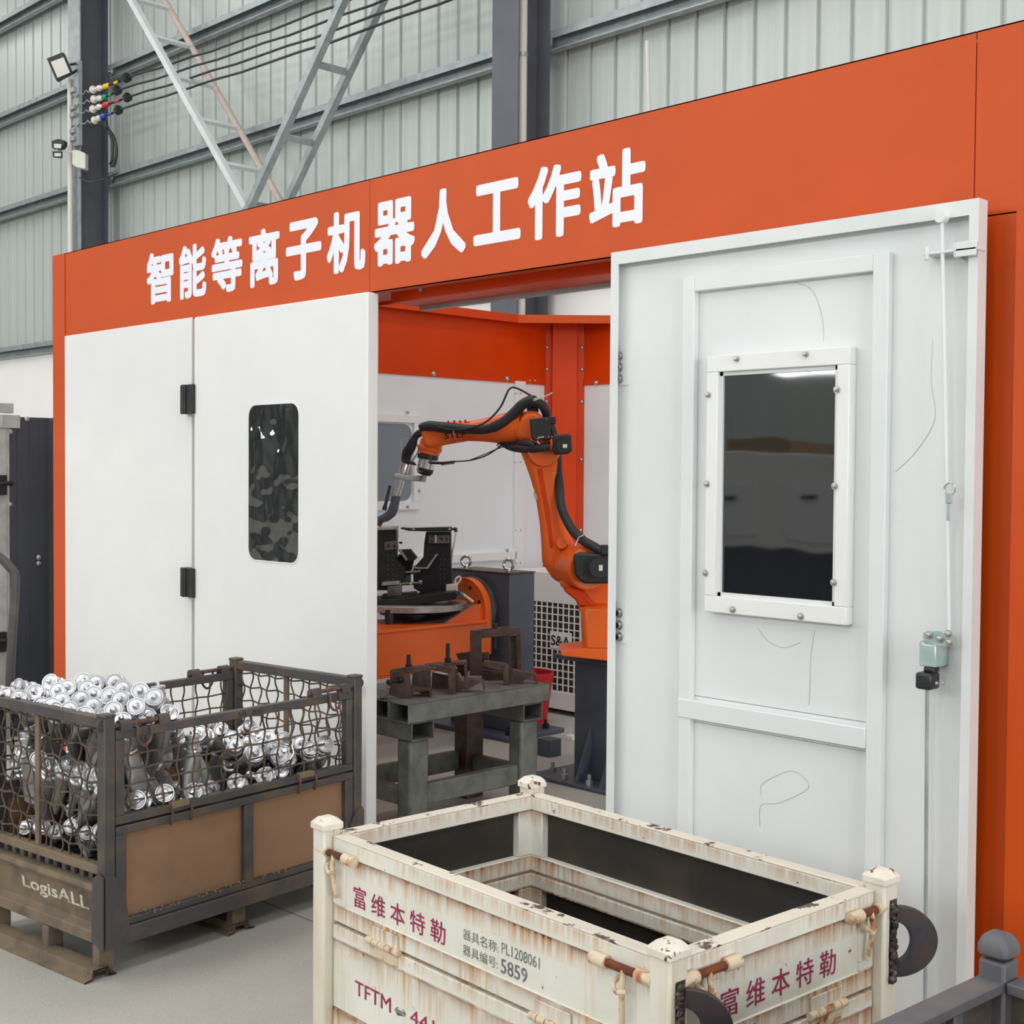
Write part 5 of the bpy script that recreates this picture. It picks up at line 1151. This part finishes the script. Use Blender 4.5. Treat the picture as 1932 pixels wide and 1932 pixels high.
build('torch_handle', MB().rings(RP(725, 962), RP(736, 916), [(.013, 0), (.013, .14), (.010, .18), (.008, 1)], 12), M['black'], tc)
for k, (dx, w_) in enumerate(((0, .012), (6, .011), (12, .013), (-3, .006))):
    build('torch_hose', MB().tube(smoothpath([RP(800, 812 + k * 2, -.02), RP(786, 818 + k * 3, -.02), RP(768 + dx, 845, -.02), RP(762 + dx * .8, 860, 0), RP(762 + dx * .5, 877, 0)], 5), w_, 10), M['rubber'], rb)
build('air_line', MB().tube(smoothpath([RP(768, 828), RP(758, 832), RP(757, 848), RP(760, 868)], 5), .0035, 6), M['alu'], rb)
build('air_line', MB().tube(smoothpath([RP(784, 834), RP(790, 848), RP(782, 864), RP(776, 872)], 5), .004, 6), M['alu'], rb)
dh = [(793, 808), (800, 805), (815, 804), (835, 806), (860, 808), (890, 810), (915, 810), (935, 804), (955, 793), (972, 777), (985, 764), (998, 757), (1008, 756)]
n = len(smoothpath([Vector((0, 0, 0))] * 13, 5))
build('dress_pack', MB().tube(smoothpath([RP(x, y, -.085) for x, y in dh], 5), [.020 + .008 * min(1, i / 8) - (.004 if 20 < i < 34 else 0) for i in range(n)], 16), M['rubber'], rb, label='thick black corrugated hose')
build('dress_hose', MB().tube(smoothpath([RP(1006, 757, -.08), RP(1020, 762, -.06), RP(1029, 775, -.03), RP(1034, 792, .02), RP(1042, 815, .04), RP(1050, 850, .02), RP(1052, 885, 0), RP(1056, 920, -.04), RP(1058, 950, -.08), RP(1066, 975, -.1), RP(1080, 1000, -.13), RP(1098, 1018, -.17), RP(1118, 1030, -.2), RP(1145, 1045, -.2)], 6), .024, 14), M['rubber'], rb, label='black hose running down behind the arm')
build('elbow_hose', MB().tube(smoothpath([RP(938, 828, .04), RP(948, 834, .0), RP(962, 842, -.04), RP(980, 846, -.08), RP(1000, 847, -.12), RP(1020, 845, -.14), RP(1038, 843, -.12)], 5), .022, 14), M['rubber'], rb)
build('elbow_hose', MB().tube(smoothpath([RP(952, 822, .06), RP(962, 836, .02), RP(975, 838, -.05), RP(995, 836, -.12), RP(1010, 842, -.14)], 5), .018, 12), M['rubber'], rb)
build('signal_cable', MB().tube(smoothpath([RP(797, 801, -.08), RP(815, 802, -.1), RP(835, 808, -.12), RP(856, 811, -.12), RP(885, 808, -.12), RP(910, 800, -.12), RP(930, 785, -.1), RP(946, 765, -.1), RP(955, 745, -.1), RP(961, 734, -.09), RP(970, 731, -.08), RP(985, 737, -.08), RP(1004, 748, -.07)], 5), .0055, 8), M['rubber'], rb)
build('clamp_block', MB().slab([(998, 752), (1010, 747), (1014, 750), (1013, 764), (1000, 766)], rd(1005) - .06, .07).slab([(994, 766), (1016, 764), (1016, 778), (994, 779)], rd(1005) - .0, .05), M['black'], rb, bevel=.003)
for pts_ in (((1004, 754), (1016, 750), (1030, 747), (1042, 741)), ((1004, 757), (1018, 752), (1026, 751))): build('cable_tie', MB().tube(smoothpath([RP(x, y, -.1) for x, y in pts_], 4), .0032, 6), M['white_plastic'], rb)
for c_, r_ in (((856, 811), .027),): build('cable_tie', MB().torus(RP(*c_, -.085), RH, r_, .003, 20, 6), M['white_plastic'], rb)
build('cable_tie', MB().tube(smoothpath([RP(1018, 838, -.165), RP(1013, 828, -.17), RP(1026, 824, -.2)], 4), .003, 6).tube([RP(1085, 1030, -.2), RP(1092, 1014, -.19), RP(1100, 1010, -.2)], .0035, 6), M['white_plastic'], rb)
tb = RS('terminal_box', [(999, 791), (1031, 787), (1037, 790), (1040, 829), (1012, 832), (1003, 828)], .07, 'black', dd=-.13, bev=.005)
mbx = MB()
for x, y in ((1006, 795), (1031, 791), (1009, 826), (1035, 824)): mbx.cyl(RP(x, y, -.165), RP(x, y, -.172), .006, n=8)
build('cover_screws', mbx, M['steel'], tb, kind='stuff')
em = RS('elbow_motor', [(1043, 822), (1052, 820), (1072, 819), (1077, 822), (1079, 852), (1070, 857), (1046, 858), (1042, 848)], .12, 'black', dd=-.1, bev=.008)
build('motor_cap', MB().cyl(RP(1064, 841, -.16), RP(1064, 841, -.19), .036, n=28), M['black'], em)
RS('motor_label', [(1062, 838), (1070, 838), (1070, 845), (1062, 845)], .002, 'white_plastic', dd=-.192, par=em, bev=0)
RS('motor_plug', [(1034, 787), (1048, 786), (1049, 800), (1036, 801)], .06, 'black', dd=-.05, bev=.004)
build('orange_collar', MB().torus(RP(1037, 838, -.12), RH * .8 + FH * .4, .026, .009, 20, 8), M['orange_robot'], rb)

# ------------------------------------------------------------------ work table with steel jigs
ZT_ = .62
def TT(x, y, z=ZT_): return onZ(x, y, z)
ta, tb_ = TT(768, 1330), TT(1039, 1290)
tx1 = (ta.x + tb_.x) / 2; ty0, ty1 = ta.y, tb_.y
tbl = thing('work_table', 'heavy welded table of grey green box tube inside the cell', 'table', (tx1 - .28, (ty0 + ty1) / 2, 0))
TB = .085
def chan(x0, x1, y0, y1, z0, z1, t_=.006):
    return MB().box(x0, x1, y0, y1, z1 - t_, z1).box(x0, x1, y0, y1, z0, z0 + t_).box(x0, x0 + t_, y0, y1, z0, z1).box(x1 - t_, x1, y0, y1, z0, z1)
tw = .56
for k in range(4):
    x1 = tx1 - k * (tw / 4); build('top_tube', chan(x1 - tw / 4 + .003, x1, ty0, ty1, ZT_ - TB, ZT_), M['table'], tbl, bevel=.004)
build('dust_layer', MB().box(tx1 - tw + .01, tx1 - .01, ty0 + .004, ty1 - .01, ZT_, ZT_ + .0015), M['dusty'], tbl, smooth=False)
lw_ = .115; lx1 = tx1 - .035
for y0 in (ty0 + .04, ty1 - .04 - lw_):
    mbc = MB().box(tx1 - tw, tx1 - .01, y0 - .01, y0 + .006 - .01, ZT_ - TB - .085, ZT_ - TB).box(tx1 - tw, tx1 - .01, y0 + lw_, y0 + lw_ + .006, ZT_ - TB - .085, ZT_ - TB).box(tx1 - tw, tx1 - .01, y0 - .01, y0 + lw_, ZT_ - TB - .085, ZT_ - TB - .079).box(tx1 - tw, tx1 - .01, y0 - .01, y0 + lw_, ZT_ - TB - .008, ZT_ - TB - .001)
    build('cross_tube', mbc, M['table'], tbl, bevel=.003)
for i, x1 in enumerate((lx1, tx1 - tw + lw_ + .02)):
    for y0 in (ty0 + .04, ty1 - .04 - lw_):
        build('leg', MB().box(x1 - lw_ * .8, x1, y0, y0 + lw_, 0, ZT_ - TB - .085), M['table'] if i == 0 else M['brown_steel'], tbl, bevel=.014 if i == 0 else .003)
for i, x1 in enumerate((lx1 - .02, tx1 - tw + .08)):
    build('stretcher', MB().box(x1 - .05, x1, ty0 + .04 + lw_, ty1 - .04 - lw_, .14, .235), M['table'], tbl, bevel=.006)
for y0 in (ty0 + .06, ty1 - .12): build('stretcher', MB().box(tx1 - tw + lw_ + .02, lx1 - lw_ * .8, y0, y0 + .05, .14, .22), M['table'], tbl, bevel=.006)
# jigs standing on the table
def dep_(x, y): return (TT(x, y) - CAM).dot(FW)
def jig(label, x, y):
    p = TT(x, y); t_ = thing('steel_jig', label, 'jig', tuple(p)); return t_, dep_(x, y)
def plates(t_, d_, lst, mat='brown_steel'):
    for nm, px, dd, th in lst: build(nm, MB().slab(px, d_ + dd, th), M[mat], t_, bevel=.0015)
def hbolt(t_, d_, x, y0, y1, w=7):
    build('bolt', MB().slab([(x - w * .55, y0), (x + w * .55, y0), (x + w * .5, y0 + 9), (x - w * .5, y0 + 9)], d_, .02).cyl(P(x, y0 + 8, d_), P(x, y1, d_), .010, n=10).cyl(P(x, y1 - 9, d_), P(x, y1, d_), .017, n=6), M['black_metal'], t_, bevel=.002)
t1, d1 = jig('brown steel jig with one upright and one sideways bolt, nearest on the table', 775, 1318)
plates(t1, d1, [('front_plate', [(736, 1264), (774, 1271), (775, 1322), (736, 1311)], 0, .008), ('top_plate', [(738, 1263), (776, 1270), (824, 1260), (796, 1255), (770, 1258)], .04, .03), ('back_plate', [(778, 1262), (813, 1264), (813, 1318), (778, 1300)], .12, .008),
                ('channel_top', [(774, 1293), (813, 1297), (812, 1301), (776, 1304)], .06, .07), ('channel_side', [(811, 1298), (814, 1298), (814, 1318), (811, 1319)], .06, .07), ('channel_side', [(775, 1303), (778, 1303), (778, 1322), (775, 1322)], .03, .07)])
hbolt(t1, d1 + .05, 771, 1235, 1262)
build('bolt', MB().cyl(P(732, 1288, d1 - .06), P(735, 1287, d1 - .055), .014, n=12).cyl(P(735, 1287, d1 - .055), P(757, 1282, d1), .009, n=10).cyl(P(750, 1284, d1 - .02), P(758, 1282, d1), .016, n=6), M['black_metal'], t1)
t2, d2 = jig('brown steel jig with a chamfered box and a tall bolt, second on the table', 850, 1308)
plates(t2, d2, [('top_plate', [(815, 1262), (848, 1270), (858, 1259), (823, 1253)], .02, .05), ('end_strip', [(846, 1271), (850, 1262), (859, 1258), (860, 1306), (847, 1310)], 0, .06), ('box_back', [(815, 1268), (848, 1275), (848, 1305), (815, 1300)], .12, .008), ('gusset', [(859, 1262), (878, 1294), (872, 1300), (860, 1305)], .02, .008),
                ('channel_top', [(876, 1278), (913, 1283), (880, 1300), (870, 1296)], .04, .05), ('channel_side', [(911, 1283), (914, 1284), (915, 1301), (912, 1301)], .04, .05), ('rear_plate', [(801, 1254), (880, 1246), (880, 1252), (802, 1258)], .1, .08), ('rear_side', [(876, 1248), (881, 1248), (881, 1278), (877, 1278)], .1, .08), ('rear_web', [(858, 1252), (878, 1250), (878, 1276), (872, 1276)], .14, .01)])
hbolt(t2, d2 + .1, 845, 1214, 1250)
t3, d3 = jig('tall brown steel portal frame with a bolt through its top, on the table', 897, 1280)
plates(t3, d3, [('upright', [(887, 1188), (909, 1189), (909, 1285), (887, 1282)], .1, .035), ('upright', [(961, 1198), (974, 1198), (976, 1268), (962, 1265)], .22, .05), ('upright', [(975, 1190), (982, 1188), (984, 1266), (976, 1268)], .18, .05), ('cross_bar', [(900, 1191), (981, 1183), (982, 1196), (902, 1205)], .1, .012), ('cross_bar', [(888, 1188), (960, 1182), (981, 1184), (900, 1191)], .13, .02), ('foot_plate', [(860, 1233), (888, 1229), (888, 1262), (872, 1262)], .2, .012), ('foot_plate', [(909, 1231), (923, 1230), (923, 1256), (909, 1258)], .2, .012)])
build('bolt', MB().cyl(P(934, 1177, d3 + .13), P(934, 1184, d3 + .13), .016, n=12).cyl(P(934, 1184, d3 + .13), P(933, 1224, d3 + .13), .010, n=10), M['black_metal'], t3)
t4, d4 = jig('brown steel jig with a chamfered box at the far end of the table', 960, 1292)
plates(t4, d4, [('top_plate', [(909, 1255), (950, 1266), (956, 1252), (915, 1246)], .02, .05), ('end_strip', [(949, 1266), (953, 1254), (960, 1256), (961, 1296), (951, 1299)], 0, .06), ('box_back', [(909, 1262), (950, 1268), (950, 1292), (909, 1286)], .12, .008), ('gusset', [(958, 1254), (979, 1286), (974, 1292), (960, 1296)], .02, .008),
                ('channel_top', [(966, 1262), (1010, 1270), (980, 1288), (972, 1280)], .04, .05), ('channel_side', [(1008, 1270), (1012, 1272), (1014, 1288), (1010, 1288)], .04, .05)])
tag(build('steel_offcut', MB().slab([(716, 1300), (728, 1297), (735, 1300), (735, 1312), (718, 1316)], d1 - .02, .05), M['steel'], bevel=.002), 'short steel offcut lying by the door edge on the table', 'offcut')
# things on the cell floor
def floorbox(name, label, cat, x, y, sx, sy, h, mat='slate', rz=0):
    p = onZ(x, y, 0); mb = MB().box(-sx / 2, sx / 2, -sy / 2, sy / 2, 0, h, Matrix.Translation((p.x, p.y, 0)) @ Matrix.Rotation(rz, 4, 'Z'))
    return tag(build(name, mb, M[mat], bevel=.003), label, cat)
floorbox('anchor_block', 'dark painted steel foot block on the floor under the table', 'foot block', 852, 1492, .24, .16, .04, 'slate')
floorbox('anchor_block', 'dark stacked steel foot block right of the table leg', 'foot block', 1036, 1425, .1, .1, .1, 'slate')
floorbox('paper_scrap', 'white scrap lying on the floor by the pedestal', 'scrap', 1078, 1396, .06, .05, .03, 'white')
a = onZ(1000, 1459, 0); b = onZ(1140, 1500, 0)
tag(build('cable_cover', MB().bar((a.x, a.y, .006), (b.x + .2, b.y + .2, .006), .05, .012), M['slate']), 'dark strip across the cell floor in front of the pedestal', 'strip')
